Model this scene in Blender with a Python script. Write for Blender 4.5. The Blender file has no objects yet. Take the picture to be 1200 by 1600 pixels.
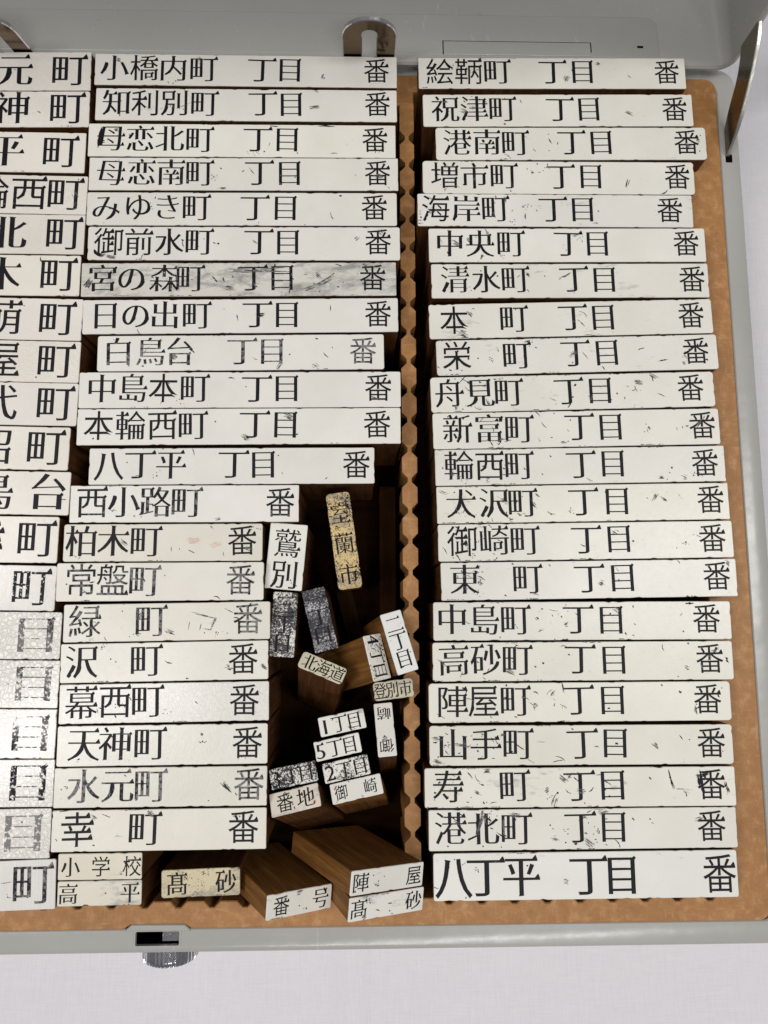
import bpy, bmesh, math, random
from mathutils import Vector, Matrix, noise

MM = 0.001                      # everything below is written in millimetres
S = bpy.context.scene
COL = S.collection
rnd = random.Random(11)

# ------------------------------------------------------------------ camera
cd = bpy.data.cameras.new('camera')
cam = bpy.data.objects.new('camera', cd)
COL.objects.link(cam)
S.camera = cam
CAMR = ((0.9997051, 0.0010520, -0.0242596), (-0.0042326, 0.9913160, -0.1314329), (0.0239107, 0.1314968, 0.9910282))
cam.matrix_world = Matrix.Translation(Vector((-4.437, -24.039, 215.259)) * MM) @ Matrix(CAMR).to_4x4()
cd.sensor_fit = 'VERTICAL'
cd.sensor_height = 36.0
cd.lens = 1180.0 / 1600.0 * 36.0
cd.clip_start = 0.005
cd.clip_end = 20.0

# ------------------------------------------------------------------ light: an indoor room with ceiling lamps and an added front fill
w = bpy.data.worlds.new('World')
S.world = w
w.use_nodes = True
w.node_tree.nodes['Background'].inputs[0].default_value = (0.80, 0.83, 0.90, 1)
w.node_tree.nodes['Background'].inputs[1].default_value = 0.16


def lamp(name, loc, sx, sy, power, col, aim=(0, 0, 0)):
    l = bpy.data.lights.new(name, 'AREA')
    l.shape = 'RECTANGLE'
    l.size, l.size_y, l.energy, l.color = sx, sy, power, col
    o = bpy.data.objects.new(name, l)
    COL.objects.link(o)
    o.location = loc
    o.rotation_euler = (Vector(aim) - Vector(loc)).to_track_quat('-Z', 'Y').to_euler()
    return o


lamp('ceiling_and_fill_lamp', (-0.87, -0.34, 1.70), 0.19, 0.95, 11.0, (1.0, 0.95, 0.95))
lamp('ceiling_and_fill_lamp', (-1.10, 0.20, 1.75), 0.34, 0.5, 7.5, (1.0, 0.96, 0.94))
lamp('ceiling_and_fill_lamp', (1.05, 0.10, 1.75), 0.34, 1.2, 16.0, (1.0, 0.98, 0.94))
lamp('ceiling_and_fill_lamp', (0.25, -1.25, 1.70), 1.0, 0.22, 11.5, (1.0, 0.98, 0.97))  # added front fill, brightens the lid and the front sides

S.view_settings.view_transform = 'Standard'
S.view_settings.look = 'None'
S.view_settings.gamma = 1.0
S.view_settings.exposure = 0.0
S.cycles.max_bounces = 6

# ------------------------------------------------------------------ materials
def new_mat(name):
    m = bpy.data.materials.new(name)
    m.use_nodes = True
    nt = m.node_tree
    return m, nt, nt.nodes['Principled BSDF']


def N(nt, typ, **kw):
    n = nt.nodes.new(typ)
    for k, v in kw.items():
        if k.startswith('i_'):
            n.inputs[k[2:].replace('_', ' ')].default_value = v
        else:
            setattr(n, k, v)
    return n


def ramp(nt, src, stops):
    r = nt.nodes.new('ShaderNodeValToRGB')
    e = r.color_ramp.elements
    while len(e) < len(stops):
        e.new(0.5)
    for el, (p, c) in zip(e, stops):
        el.position = p
        el.color = c if len(c) == 4 else (*c, 1)
    nt.links.new(src, r.inputs[0])
    return r.outputs[0]


def math_n(nt, op, a, b=None):
    n = nt.nodes.new('ShaderNodeMath')
    n.operation = op
    for i, x in enumerate((a, b)):
        if x is None:
            continue
        if isinstance(x, (int, float)):
            n.inputs[i].default_value = x
        else:
            nt.links.new(x, n.inputs[i])
    n.use_clamp = op in ('MULTIPLY_ADD',)
    return n.outputs[0]


def mixc(nt, fac, a, b, mode='MIX'):
    n = nt.nodes.new('ShaderNodeMix')
    n.data_type = 'RGBA'
    n.blend_type = mode
    n.clamp_factor = True
    for i, x in ((0, fac), (6, a), (7, b)):
        if isinstance(x, (int, float)):
            n.inputs[i].default_value = x
        elif isinstance(x, tuple):
            n.inputs[i].default_value = (*x, 1) if len(x) == 3 else x
        else:
            nt.links.new(x, n.inputs[i])
    return n.outputs[2]


def coords(nt, scale=(1, 1, 1), rot=(0, 0, 0)):
    tc = nt.nodes.new('ShaderNodeTexCoord')
    mp = nt.nodes.new('ShaderNodeMapping')
    mp.inputs['Scale'].default_value = scale
    mp.inputs['Rotation'].default_value = rot
    nt.links.new(tc.outputs['Object'], mp.inputs['Vector'])
    return mp.outputs[0]


def noise4(nt, vec, scale, detail=3, rough=0.55, seed=True, dist=0.0):
    n = nt.nodes.new('ShaderNodeTexNoise')
    n.noise_dimensions = '4D'
    n.inputs['Scale'].default_value = scale
    n.inputs['Detail'].default_value = detail
    n.inputs['Roughness'].default_value = rough
    n.inputs['Distortion'].default_value = dist
    nt.links.new(vec, n.inputs['Vector'])
    if seed:
        oi = nt.nodes.new('ShaderNodeObjectInfo')
        nt.links.new(math_n(nt, 'MULTIPLY', oi.outputs['Random'], 91.0), n.inputs['W'])
    return n.outputs[0]


def attr(nt, name):
    a = nt.nodes.new('ShaderNodeAttribute')
    a.attribute_type = 'OBJECT'
    a.attribute_name = name
    return a


def bump(nt, bs, h, strength, dist):
    b = nt.nodes.new('ShaderNodeBump')
    b.inputs['Distance'].default_value = dist
    if isinstance(strength, (int, float)):
        b.inputs['Strength'].default_value = strength
    else:
        nt.links.new(strength, b.inputs['Strength'])
    nt.links.new(h, b.inputs['Height'])
    nt.links.new(b.outputs[0], bs.inputs['Normal'])
    return b


# --- stamp face: hard off-white sheet, with per-object ageing
def face_material():
    m, nt, bs = new_mat('stamp_face')
    v = coords(nt)
    tint = attr(nt, 'tint').outputs['Color']
    low = noise4(nt, v, 90, 2)
    base = mixc(nt, 1.0, ramp(nt, low, [(0.3, (0.685, 0.668, 0.605)), (0.7, (0.745, 0.730, 0.670))]), tint, 'MULTIPLY')
    # fine grime specks
    f = noise4(nt, v, 1100, 3, 0.6)
    base = mixc(nt, math_n(nt, 'MULTIPLY', ramp(nt, f, [(0.66, (0, 0, 0)), (0.78, (1, 1, 1))]), 0.35), base, (0.22, 0.21, 0.21))
    # smears of old ink
    vs = coords(nt, (0.40, 1.0, 1.0), (0, 0, 0.5))
    s1 = noise4(nt, vs, 170, 5, 0.68, dist=0.6)
    s2 = noise4(nt, vs, 1500, 3, 0.6)
    sm = attr(nt, 'smudge').outputs['Fac']
    lvl = math_n(nt, 'SUBTRACT', math_n(nt, 'ADD', s1, math_n(nt, 'MULTIPLY', s2, 0.35)), math_n(nt, 'SUBTRACT', 0.97, math_n(nt, 'MULTIPLY', sm, 0.40)))
    sfac = ramp(nt, lvl, [(0.0, (0, 0, 0)), (0.16, (0.75, 0.75, 0.75))])
    base = mixc(nt, sfac, base, mixc(nt, s2, (0.03, 0.028, 0.035), (0.30, 0.29, 0.29)))
    # black speckle left by poor cleaning
    k1 = noise4(nt, v, 3000, 3, 0.7)
    k2 = noise4(nt, v, 240, 2)
    sp = attr(nt, 'speckle').outputs['Fac']
    lv2 = math_n(nt, 'SUBTRACT', math_n(nt, 'ADD', k1, math_n(nt, 'MULTIPLY', k2, 0.5)), math_n(nt, 'SUBTRACT', 1.12, math_n(nt, 'MULTIPLY', sp, 0.46)))
    kf = ramp(nt, lv2, [(0.0, (0, 0, 0)), (0.07, (1, 1, 1))])
    base = mixc(nt, kf, base, (0.014, 0.014, 0.02))
    # crackled skin
    cr = attr(nt, 'crackle').outputs['Fac']
    vo = N(nt, 'ShaderNodeTexVoronoi', feature='DISTANCE_TO_EDGE', i_Scale=880.0)
    wob = nt.nodes.new('ShaderNodeVectorMath')
    wob.operation = 'ADD'
    nz = N(nt, 'ShaderNodeTexNoise', i_Scale=500.0, i_Detail=3.0)
    nt.links.new(v, nz.inputs['Vector'])
    sc = nt.nodes.new('ShaderNodeVectorMath')
    sc.operation = 'SCALE'
    sc.inputs['Scale'].default_value = 0.0022
    nt.links.new(nz.outputs['Color'], sc.inputs[0])
    nt.links.new(v, wob.inputs[0])
    nt.links.new(sc.outputs[0], wob.inputs[1])
    nt.links.new(wob.outputs[0], vo.inputs['Vector'])
    edge = ramp(nt, vo.outputs['Distance'], [(0.0, (0, 0, 0)), (0.16, (1, 1, 1))])
    lines = math_n(nt, 'MULTIPLY', math_n(nt, 'SUBTRACT', 1.0, edge), math_n(nt, 'MULTIPLY', math_n(nt, 'MULTIPLY', cr, low), 0.62))
    base = mixc(nt, lines, base, (0.30, 0.29, 0.28))
    h1 = noise4(nt, v, 700, 3, 0.6)
    h2 = noise4(nt, v, 2400, 2, 0.5)
    # brushed strokes on a few faces
    vb = coords(nt, (1.0, 0.02, 1.0))
    hb = noise4(nt, vb, 2600, 2, 0.6)
    br = attr(nt, 'brushed').outputs['Fac']
    h = math_n(nt, 'ADD', math_n(nt, 'MULTIPLY', h1, 0.35), math_n(nt, 'MULTIPLY', h2, 0.12))
    h = math_n(nt, 'ADD', h, math_n(nt, 'MULTIPLY', math_n(nt, 'MULTIPLY', edge, cr), 0.9))
    h = math_n(nt, 'ADD', h, math_n(nt, 'MULTIPLY', math_n(nt, 'MULTIPLY', h1, cr), 4.0))
    h = math_n(nt, 'ADD', h, math_n(nt, 'MULTIPLY', math_n(nt, 'MULTIPLY', hb, br), 1.6))
    nt.links.new(base, bs.inputs['Base Color'])
    rr = math_n(nt, 'SUBTRACT', math_n(nt, 'ADD', math_n(nt, 'MULTIPLY', f, 0.22), 0.25), math_n(nt, 'MULTIPLY', cr, 0.10))
    nt.links.new(rr, bs.inputs['Roughness'])
    nt.links.new(math_n(nt, 'ADD', math_n(nt, 'MULTIPLY', math_n(nt, 'MAXIMUM', cr, br), 0.5), 0.12), bs.inputs['Coat Weight'])
    bs.inputs['Coat Roughness'].default_value = 0.14
    bs.inputs['Specular IOR Level'].default_value = 0.5
    bump(nt, bs, h, 0.6, 0.00014)
    return m


def ink_material():
    m, nt, bs = new_mat('black_ink')
    v = coords(nt)
    a = noise4(nt, v, 1300, 4, 0.65)
    b = noise4(nt, v, 150, 3, 0.6)
    wr = attr(nt, 'wear').outputs['Fac']
    lvl = math_n(nt, 'SUBTRACT', math_n(nt, 'ADD', math_n(nt, 'MULTIPLY', a, 0.8), math_n(nt, 'MULTIPLY', b, 0.7)), math_n(nt, 'SUBTRACT', 1.06, math_n(nt, 'MULTIPLY', wr, 0.45)))
    f = ramp(nt, lvl, [(0.0, (0, 0, 0)), (0.12, (1, 1, 1))])
    c = mixc(nt, math_n(nt, 'MULTIPLY', f, 0.55), (0.006, 0.006, 0.009), (0.34, 0.33, 0.33))
    nt.links.new(c, bs.inputs['Base Color'])
    bs.inputs['Roughness'].default_value = 0.5
    bs.inputs['Specular IOR Level'].default_value = 0.18
    hole = attr(nt, 'gone').outputs['Fac']
    lv = math_n(nt, 'SUBTRACT', math_n(nt, 'ADD', a, math_n(nt, 'MULTIPLY', b, 0.3)), math_n(nt, 'SUBTRACT', 1.2, hole))
    al = ramp(nt, lv, [(0.0, (1, 1, 1)), (0.05, (0, 0, 0))])
    nt.links.new(al, bs.inputs['Alpha'])
    bump(nt, bs, a, 0.4, 0.00008)
    return m


def smear_material():
    m, nt, bs = new_mat('grey_ink_smear')
    v = coords(nt, (0.5, 1, 1), (0, 0, 0.6))
    a = noise4(nt, v, 1500, 3, 0.6)
    nt.links.new(ramp(nt, a, [(0.35, (0.02, 0.02, 0.025)), (0.62, (0.22, 0.21, 0.21))]), bs.inputs['Base Color'])
    nt.links.new(ramp(nt, a, [(0.48, (0.95, 0.95, 0.95)), (0.66, (0.0, 0.0, 0.0))]), bs.inputs['Alpha'])
    bs.inputs['Roughness'].default_value = 0.5
    return m


def wood_material(name, c1, c2, c3, grain=(1, 1, 0.06), scale=900, spec=0.25, fibres=False, rough=0.6):
    m, nt, bs = new_mat(name)
    v = coords(nt, grain)
    a = noise4(nt, v, scale, 4, 0.65)
    b = noise4(nt, coords(nt), 60, 3, 0.6)
    col = ramp(nt, a, [(0.3, c1), (0.52, c2), (0.75, c3)])
    dark = ramp(nt, b, [(0.30, (0.88, 0.86, 0.84)), (0.65, (1, 1, 1))])
    col = mixc(nt, 1.0, col, dark, 'MULTIPLY')
    h = a
    if fibres:
        v2 = coords(nt, (1, 0.14, 1), (0, 0, 0.7))
        f1 = noise4(nt, v2, 2300, 2, 0.5, dist=1.2)
        v3 = coords(nt, (0.14, 1, 1), (0, 0, 0.35))
        f2 = noise4(nt, v3, 2100, 2, 0.5, dist=1.0)
        ff = math_n(nt, 'MAXIMUM', f1, f2)
        col = mixc(nt, ramp(nt, ff, [(0.58, (0, 0, 0)), (0.74, (0.42, 0.42, 0.42))]), col, c3)
        f3 = noise4(nt, v, 130, 5, 0.75)
        col = mixc(nt, ramp(nt, f3, [(0.64, (0, 0, 0)), (0.74, (0.55, 0.5, 0.5))]), col, tuple(x * 0.55 for x in c1))
        h = ff
    nt.links.new(col, bs.inputs['Base Color'])
    bs.inputs['Roughness'].default_value = rough
    bs.inputs['Specular IOR Level'].default_value = spec
    bump(nt, bs, h, 0.5, 0.0001)
    return m


def enamel_material():
    m, nt, bs = new_mat('grey_enamel')
    v = coords(nt)
    a = noise4(nt, v, 25, 3, 0.5)
    f = noise4(nt, v, 600, 4, 0.6)
    col = ramp(nt, a, [(0.3, (0.335, 0.335, 0.312)), (0.7, (0.375, 0.375, 0.352))])
    g = noise4(nt, coords(nt, (0.3, 1, 1)), 260, 5, 0.7, dist=0.8)
    col = mixc(nt, ramp(nt, g, [(0.67, (0, 0, 0)), (0.76, (0.55, 0.55, 0.55))]), col, (0.13, 0.125, 0.12))
    sc = noise4(nt, coords(nt, (1, 0.05, 1), (0, 0, 0.25)), 420, 3, 0.6)
    col = mixc(nt, ramp(nt, sc, [(0.68, (0, 0, 0)), (0.73, (0.6, 0.6, 0.6))]), col, (0.55, 0.55, 0.53))
    nt.links.new(col, bs.inputs['Base Color'])
    nt.links.new(math_n(nt, 'ADD', math_n(nt, 'MULTIPLY', f, 0.2), 0.14), bs.inputs['Roughness'])
    h = math_n(nt, 'ADD', noise4(nt, v, 55, 3, 0.5), math_n(nt, 'MULTIPLY', f, 0.05))
    bump(nt, bs, h, 0.35, 0.0011)
    return m


def chrome_material(name='chrome', col=(0.62, 0.61, 0.60), rough=0.10, pit=0.25):
    m, nt, bs = new_mat(name)
    v = coords(nt)
    a = noise4(nt, v, 800, 4, 0.7)
    nt.links.new(ramp(nt, a, [(0.35, col), (0.75, tuple(x * 0.7 for x in col))]), bs.inputs['Base Color'])
    bs.inputs['Metallic'].default_value = 1.0
    nt.links.new(math_n(nt, 'ADD', math_n(nt, 'MULTIPLY', a, 0.16), rough), bs.inputs['Roughness'])
    bump(nt, bs, a, pit, 0.00006)
    return m


def cloth_material():
    m, nt, bs = new_mat('white_cotton')
    ax = noise4(nt, coords(nt, (1, 0.05, 1)), 3300, 2, 0.6, seed=False)
    ay = noise4(nt, coords(nt, (0.05, 1, 1)), 3300, 2, 0.6, seed=False)
    wv = math_n(nt, 'ADD', math_n(nt, 'MULTIPLY', ax, 0.55), math_n(nt, 'MULTIPLY', ay, 0.45))
    big = noise4(nt, coords(nt), 9, 3, 0.5, seed=False)
    c = ramp(nt, wv, [(0.25, (0.585, 0.575, 0.60)), (0.72, (0.68, 0.67, 0.695))])
    c = mixc(nt, 1.0, c, ramp(nt, big, [(0.3, (0.96, 0.96, 0.96)), (0.7, (1, 1, 1))]), 'MULTIPLY')
    nt.links.new(c, bs.inputs['Base Color'])
    bs.inputs['Roughness'].default_value = 0.9
    bs.inputs['Specular IOR Level'].default_value = 0.15
    bs.inputs['Sheen Weight'].default_value = 0.15
    bump(nt, bs, wv, 0.5, 0.00022)
    return m


def plain(name, c, rough=0.6, spec=0.3):
    m, nt, bs = new_mat(name)
    a = noise4(nt, coords(nt), 500, 3)
    nt.links.new(ramp(nt, a, [(0.3, tuple(x * 0.8 for x in c)), (0.7, c)]), bs.inputs['Base Color'])
    bs.inputs['Roughness'].default_value = rough
    bs.inputs['Specular IOR Level'].default_value = spec
    return m


M_FACE = face_material()
M_INK = ink_material()
M_SMEAR = smear_material()


def stain_material():
    m, nt, bs = new_mat('red_ink_stain')
    a = noise4(nt, coords(nt), 900, 3, 0.6)
    bs.inputs['Base Color'].default_value = (0.72, 0.25, 0.17, 1)
    nt.links.new(ramp(nt, a, [(0.40, (0.26, 0.26, 0.26)), (0.62, (0.0, 0.0, 0.0))]), bs.inputs['Alpha'])
    bs.inputs['Roughness'].default_value = 0.5
    return m


M_STAIN = stain_material()
M_BODY = wood_material('stamp_wood', (0.045, 0.016, 0.005), (0.085, 0.033, 0.009), (0.14, 0.062, 0.02))
M_LIGHTBODY = wood_material('pale_stamp_wood', (0.10, 0.040, 0.009), (0.20, 0.088, 0.020), (0.33, 0.17, 0.05))
M_TRAY = wood_material('tray_hardboard', (0.29, 0.135, 0.043), (0.34, 0.165, 0.054), (0.48, 0.27, 0.12), grain=(1, 1, 1), scale=420, fibres=True, spec=0.35, rough=0.5)
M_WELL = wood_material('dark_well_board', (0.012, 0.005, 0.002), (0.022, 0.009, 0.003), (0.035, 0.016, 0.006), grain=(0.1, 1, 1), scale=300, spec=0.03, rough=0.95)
M_ENAMEL = enamel_material()
M_CHROME = chrome_material('chrome', (0.90, 0.89, 0.92), 0.06, 0.15)
M_REFLECT = chrome_material('painted_reflection', (0.13, 0.085, 0.045), 0.12, 0.1)  # dark brown reflection put into the colour of the chrome bracket fronts
M_STEEL = chrome_material('dull_nickel', (0.25, 0.225, 0.17), 0.16, 0.1)
M_EDGE = chrome_material('worn_bright_edge', (0.78, 0.76, 0.70), 0.22, 1.0)
M_CLOTH = cloth_material()
M_BLACK = plain('recess_shade', (0.003, 0.003, 0.003), 0.9, 0.02)  # black put in for the shade inside the slots and latch opening


# ------------------------------------------------------------------ object helpers
def tag(o, label=None, cat=None, group=None, kind=None):
    for k, v in (('label', label), ('category', cat), ('group', group), ('kind', kind)):
        if v:
            o[k] = v
    return o


def empty(name, loc=(0, 0, 0)):
    o = bpy.data.objects.new(name, None)
    COL.objects.link(o)
    o.empty_display_size = 0.005
    o.location = Vector(loc) * MM
    return o


def mesh_obj(name, verts, faces, mats, parent=None, fm=None, smooth=False):
    me = bpy.data.meshes.new(name)
    me.from_pydata([tuple(c * MM for c in v) for v in verts], [], faces)
    for mt in (mats if isinstance(mats, (list, tuple)) else [mats]):
        me.materials.append(mt)
    if fm:
        me.polygons.foreach_set('material_index', fm)
    if smooth:
        me.polygons.foreach_set('use_smooth', [True] * len(me.polygons))
    me.update()
    o = bpy.data.objects.new(name, me)
    COL.objects.link(o)
    if parent:
        o.parent = parent
    return o


def loft(rings, cap0=True, cap1=True):
    """rings: lists of equal length of (x,y,z), counter-clockwise seen from +z, lowest first."""
    n = len(rings[0])
    vs = [p for r in rings for p in r]
    fs = []
    for k in range(len(rings) - 1):
        a, b = k * n, (k + 1) * n
        for i in range(n):
            j = (i + 1) % n
            fs.append((a + i, a + j, b + j, b + i))
    if cap0:
        fs.append(tuple(reversed(range(n))))
    if cap1:
        fs.append(tuple(range((len(rings) - 1) * n, len(rings) * n)))
    return vs, fs


def prism(poly, z0, z1, bev=0.0):
    if bev:
        c = inset(poly, bev)
        return loft([[(x, y, z0) for x, y in poly], [(x, y, z1 - bev) for x, y in poly], [(x, y, z1) for x, y in c]])
    return loft([[(x, y, z0) for x, y in poly], [(x, y, z1) for x, y in poly]])


def inset(poly, d):
    out = []
    n = len(poly)
    for i in range(n):
        p0, p1, p2 = (Vector(poly[(i + k - 1) % n]) for k in range(3))
        e1, e2 = (p1 - p0), (p2 - p1)
        if e1.length < 1e-6 or e2.length < 1e-6:
            out.append(tuple(p1))
            continue
        n1 = Vector((-e1.y, e1.x)).normalized()
        n2 = Vector((-e2.y, e2.x)).normalized()
        b = n1 + n2
        if b.length < 0.2:
            b = n1
        b = b / max(b.length_squared, 0.3) * 2.0
        out.append((p1.x + b.x * d, p1.y + b.y * d))
    return out


def rrect(x0, y0, x1, y1, r, seg=5):
    if isinstance(r, (int, float)):
        r = (r, r, r, r)            # bottom-left, bottom-right, top-right, top-left
    pts = []
    for (cx, cy, a0), rr in zip(((x0, y0, 180), (x1, y0, 270), (x1, y1, 0), (x0, y1, 90)), r):
        sx = 1 if cx == x0 else -1
        sy = 1 if cy == y0 else -1
        for k in range(seg + 1):
            a = math.radians(a0 + 90 * k / seg)
            pts.append((cx + sx * rr + rr * math.cos(a), cy + sy * rr + rr * math.sin(a)))
    return pts


def merge(parts):
    vs, fs = [], []
    for v, f in parts:
        o = len(vs)
        vs += v
        fs += [tuple(i + o for i in q) for q in f]
    return vs, fs


# ------------------------------------------------------------------ lettering: built-in font outlines recut to a serifed woodtype face
_tc = bpy.data.curves.new('glyph_source', 'FONT')
_to = bpy.data.objects.new('glyph_source', _tc)
COL.objects.link(_to)
_tc.fill_mode = 'NONE'
_tc.resolution_u = 5
GLY = {}
RAW = {}


def outlines(ch):
    if ch in RAW:
        return RAW[ch]
    _tc.body = ch
    bpy.context.view_layer.update()
    ev = _to.evaluated_get(bpy.context.evaluated_depsgraph_get())
    me = ev.to_mesh()
    co = [(v.co.x, v.co.y) for v in me.vertices]
    nb = {}
    for e in me.edges:
        a, b = e.vertices
        nb.setdefault(a, []).append(b)
        nb.setdefault(b, []).append(a)
    ev.to_mesh_clear()
    seen, loops = set(), []
    for s in range(len(co)):
        if s in seen or s not in nb:
            continue
        lp, cur, prev = [], s, None
        while cur not in seen:
            seen.add(cur)
            lp.append(co[cur])
            nx = [q for q in nb[cur] if q != prev and q not in seen]
            if not nx:
                break
            prev, cur = cur, nx[0]
        cl = []
        for p in lp:
            if not cl or math.dist(p, cl[-1]) > 0.006:
                cl.append(p)
        if len(cl) > 1 and math.dist(cl[0], cl[-1]) < 0.006:
            cl.pop()
        if len(cl) >= 3:
            loops.append(cl)

    def inside(p, q):
        c = False
        for i in range(len(q)):
            x1, y1 = q[i]
            x2, y2 = q[i - 1]
            if (y1 > p[1]) != (y2 > p[1]) and p[0] < (x2 - x1) * (p[1] - y1) / (y2 - y1) + x1:
                c = not c
        return c
    out = []
    for i, lp in enumerate(loops):
        depth = sum(inside(lp[0], q) for j, q in enumerate(loops) if j != i)
        area = sum(lp[k - 1][0] * lp[k][1] - lp[k][0] * lp[k - 1][1] for k in range(len(lp)))
        if (area > 0) != (depth % 2 == 0):
            lp = lp[::-1]
        out.append(lp)
    RAW[ch] = out
    return out


def crossing(spl):
    """does any outline cut itself or another one?"""
    seg = []
    for k, sp_ in enumerate(spl):
        n = len(sp_)
        for i in range(n):
            p, q = sp_[i], sp_[(i + 1) % n]
            seg.append((min(p.x, q.x), max(p.x, q.x), min(p.y, q.y), max(p.y, q.y), p.x, p.y, q.x, q.y, k, i, n))
    seg.sort()
    for a in range(len(seg)):
        A = seg[a]
        for b in range(a + 1, len(seg)):
            B = seg[b]
            if B[0] > A[1]:
                break
            if B[2] > A[3] or B[3] < A[2]:
                continue
            if A[8] == B[8] and (abs(A[9] - B[9]) in (0, 1) or abs(A[9] - B[9]) == A[10] - 1):
                continue
            ax, ay, bx, by = A[4:8]
            cx, cy, ex, ey = B[4:8]
            o1 = (bx - ax) * (cy - ay) - (by - ay) * (cx - ax)
            o2 = (bx - ax) * (ey - ay) - (by - ay) * (ex - ax)
            o3 = (ex - cx) * (ay - cy) - (ey - cy) * (ax - cx)
            o4 = (ex - cx) * (by - cy) - (ey - cy) * (bx - cx)
            if o1 * o2 < 0 and o3 * o4 < 0:
                return True
    return False


def recut(lp, dx, dy, sf, rg):
    """thicken upright strokes, thin level ones; list the serifs that could be added"""
    n = len(lp)
    P = [Vector(p) for p in lp]
    E = [P[(i + 1) % n] - P[i] for i in range(n)]
    Nn = [Vector((e.y, -e.x)).normalized() for e in E]
    Ln = [e.length for e in E]
    V = []
    for i in range(n):
        n1, n2 = Nn[i - 1], Nn[i]
        d1 = dx * n1.x ** 2 + dy * n1.y ** 2
        d2 = dx * n2.x ** 2 + dy * n2.y ** 2
        det = n1.x * n2.y - n1.y * n2.x
        if abs(det) < 0.25:
            v = (n1 * d1 + n2 * d2) / 2
        else:
            v = Vector(((d1 * n2.y - d2 * n1.y) / det, (d2 * n1.x - d1 * n2.x) / det))
        if v.length > 0.05:
            v = v.normalized() * 0.05
        V.append(P[i] + v + Vector((rg.uniform(-1, 1), rg.uniform(-1, 1))) * 0.0016)
    cross = [E[k - 1].x * E[k].y - E[k - 1].y * E[k].x for k in range(n)]
    for i in range(n):          # brush-like ends on slanting strokes: taper to the lower left, flare to the lower right
        j = (i + 1) % n
        if 0.03 < Ln[i] < 0.13 and cross[i] > 0 and cross[j] > 0 and Ln[i - 1] > 0.07 and Ln[j] > 0.07:
            nn = Nn[i]
            if nn.x < -0.25 and nn.y < -0.3 and abs(nn.x) < 0.97:
                mid = (V[i] + V[j]) / 2 + nn * 0.02
                V[i], V[j] = V[i].lerp(mid, 0.72), V[j].lerp(mid, 0.72)
            elif nn.x > 0.3 and nn.y < -0.25:
                V[j] = V[j] + Vector((0.03, 0.004))
                V[i] = V[i] + Vector((-0.004, -0.006))
    reps = []
    used = set()
    for i in range(n):          # edge i runs from vertex i to i+1
        j = (i + 1) % n
        pr, nx = (i - 1) % n, (i + 1) % n
        if not (0.03 < Ln[i] < 0.125 and cross[i] > 0 and cross[j] > 0):
            continue
        if Nn[i].x > 0.9 and Nn[pr].y < -0.85 and Nn[nx].y > 0.85 and Ln[pr] > 0.11 and Ln[nx] > 0.06:
            h = 0.052 * sf
            reps.append({i: [V[i] + Vector((0.022, 0.002))],
                         j: [V[j] + Vector((0.012, 0.006)), V[j] + Vector((-0.022, h)), V[j] + Vector((-0.045, h * 0.9)), V[j] + Vector((-min(0.115, Ln[nx] * 0.8), 0.0))]})
        elif Nn[i].y > 0.9 and Nn[pr].x > 0.9 and Nn[nx].x < -0.9 and Ln[pr] > 0.12 and Ln[nx] > 0.12:
            reps.append({i: [V[i] + Vector((0.0, -0.035)), V[i] + Vector((0.018 * sf, -0.006))],
                         j: [V[j] + Vector((-0.014 * sf, 0.010)), V[j] + Vector((0.0, -0.03))]})
        elif Nn[i].y < -0.9 and Nn[pr].x < -0.9 and Nn[nx].x > 0.9 and Ln[pr] > 0.15 and Ln[nx] > 0.15:
            reps.append({i: [V[i] + Vector((0.0, 0.03)), V[i] + Vector((-0.010 * sf, -0.004))],
                         j: [V[j] + Vector((0.008, 0.006)), V[j] + Vector((0.0, 0.03))]})
        else:
            continue
        used |= {i, j}
    for i in range(n):          # outer shoulder of boxes
        if i in used or cross[i] <= 0:
            continue
        if Nn[i - 1].x > 0.9 and Nn[i].y > 0.9 and Ln[i - 1] > 0.14 and Ln[i] > 0.12:
            reps.append({i: [V[i] + Vector((0.0, -0.05)), V[i] + Vector((0.024 * sf, -0.012)), V[i] + Vector((-0.008, 0.024 * sf)), V[i] + Vector((-0.06, 0.0))]})
    return V, reps


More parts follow.
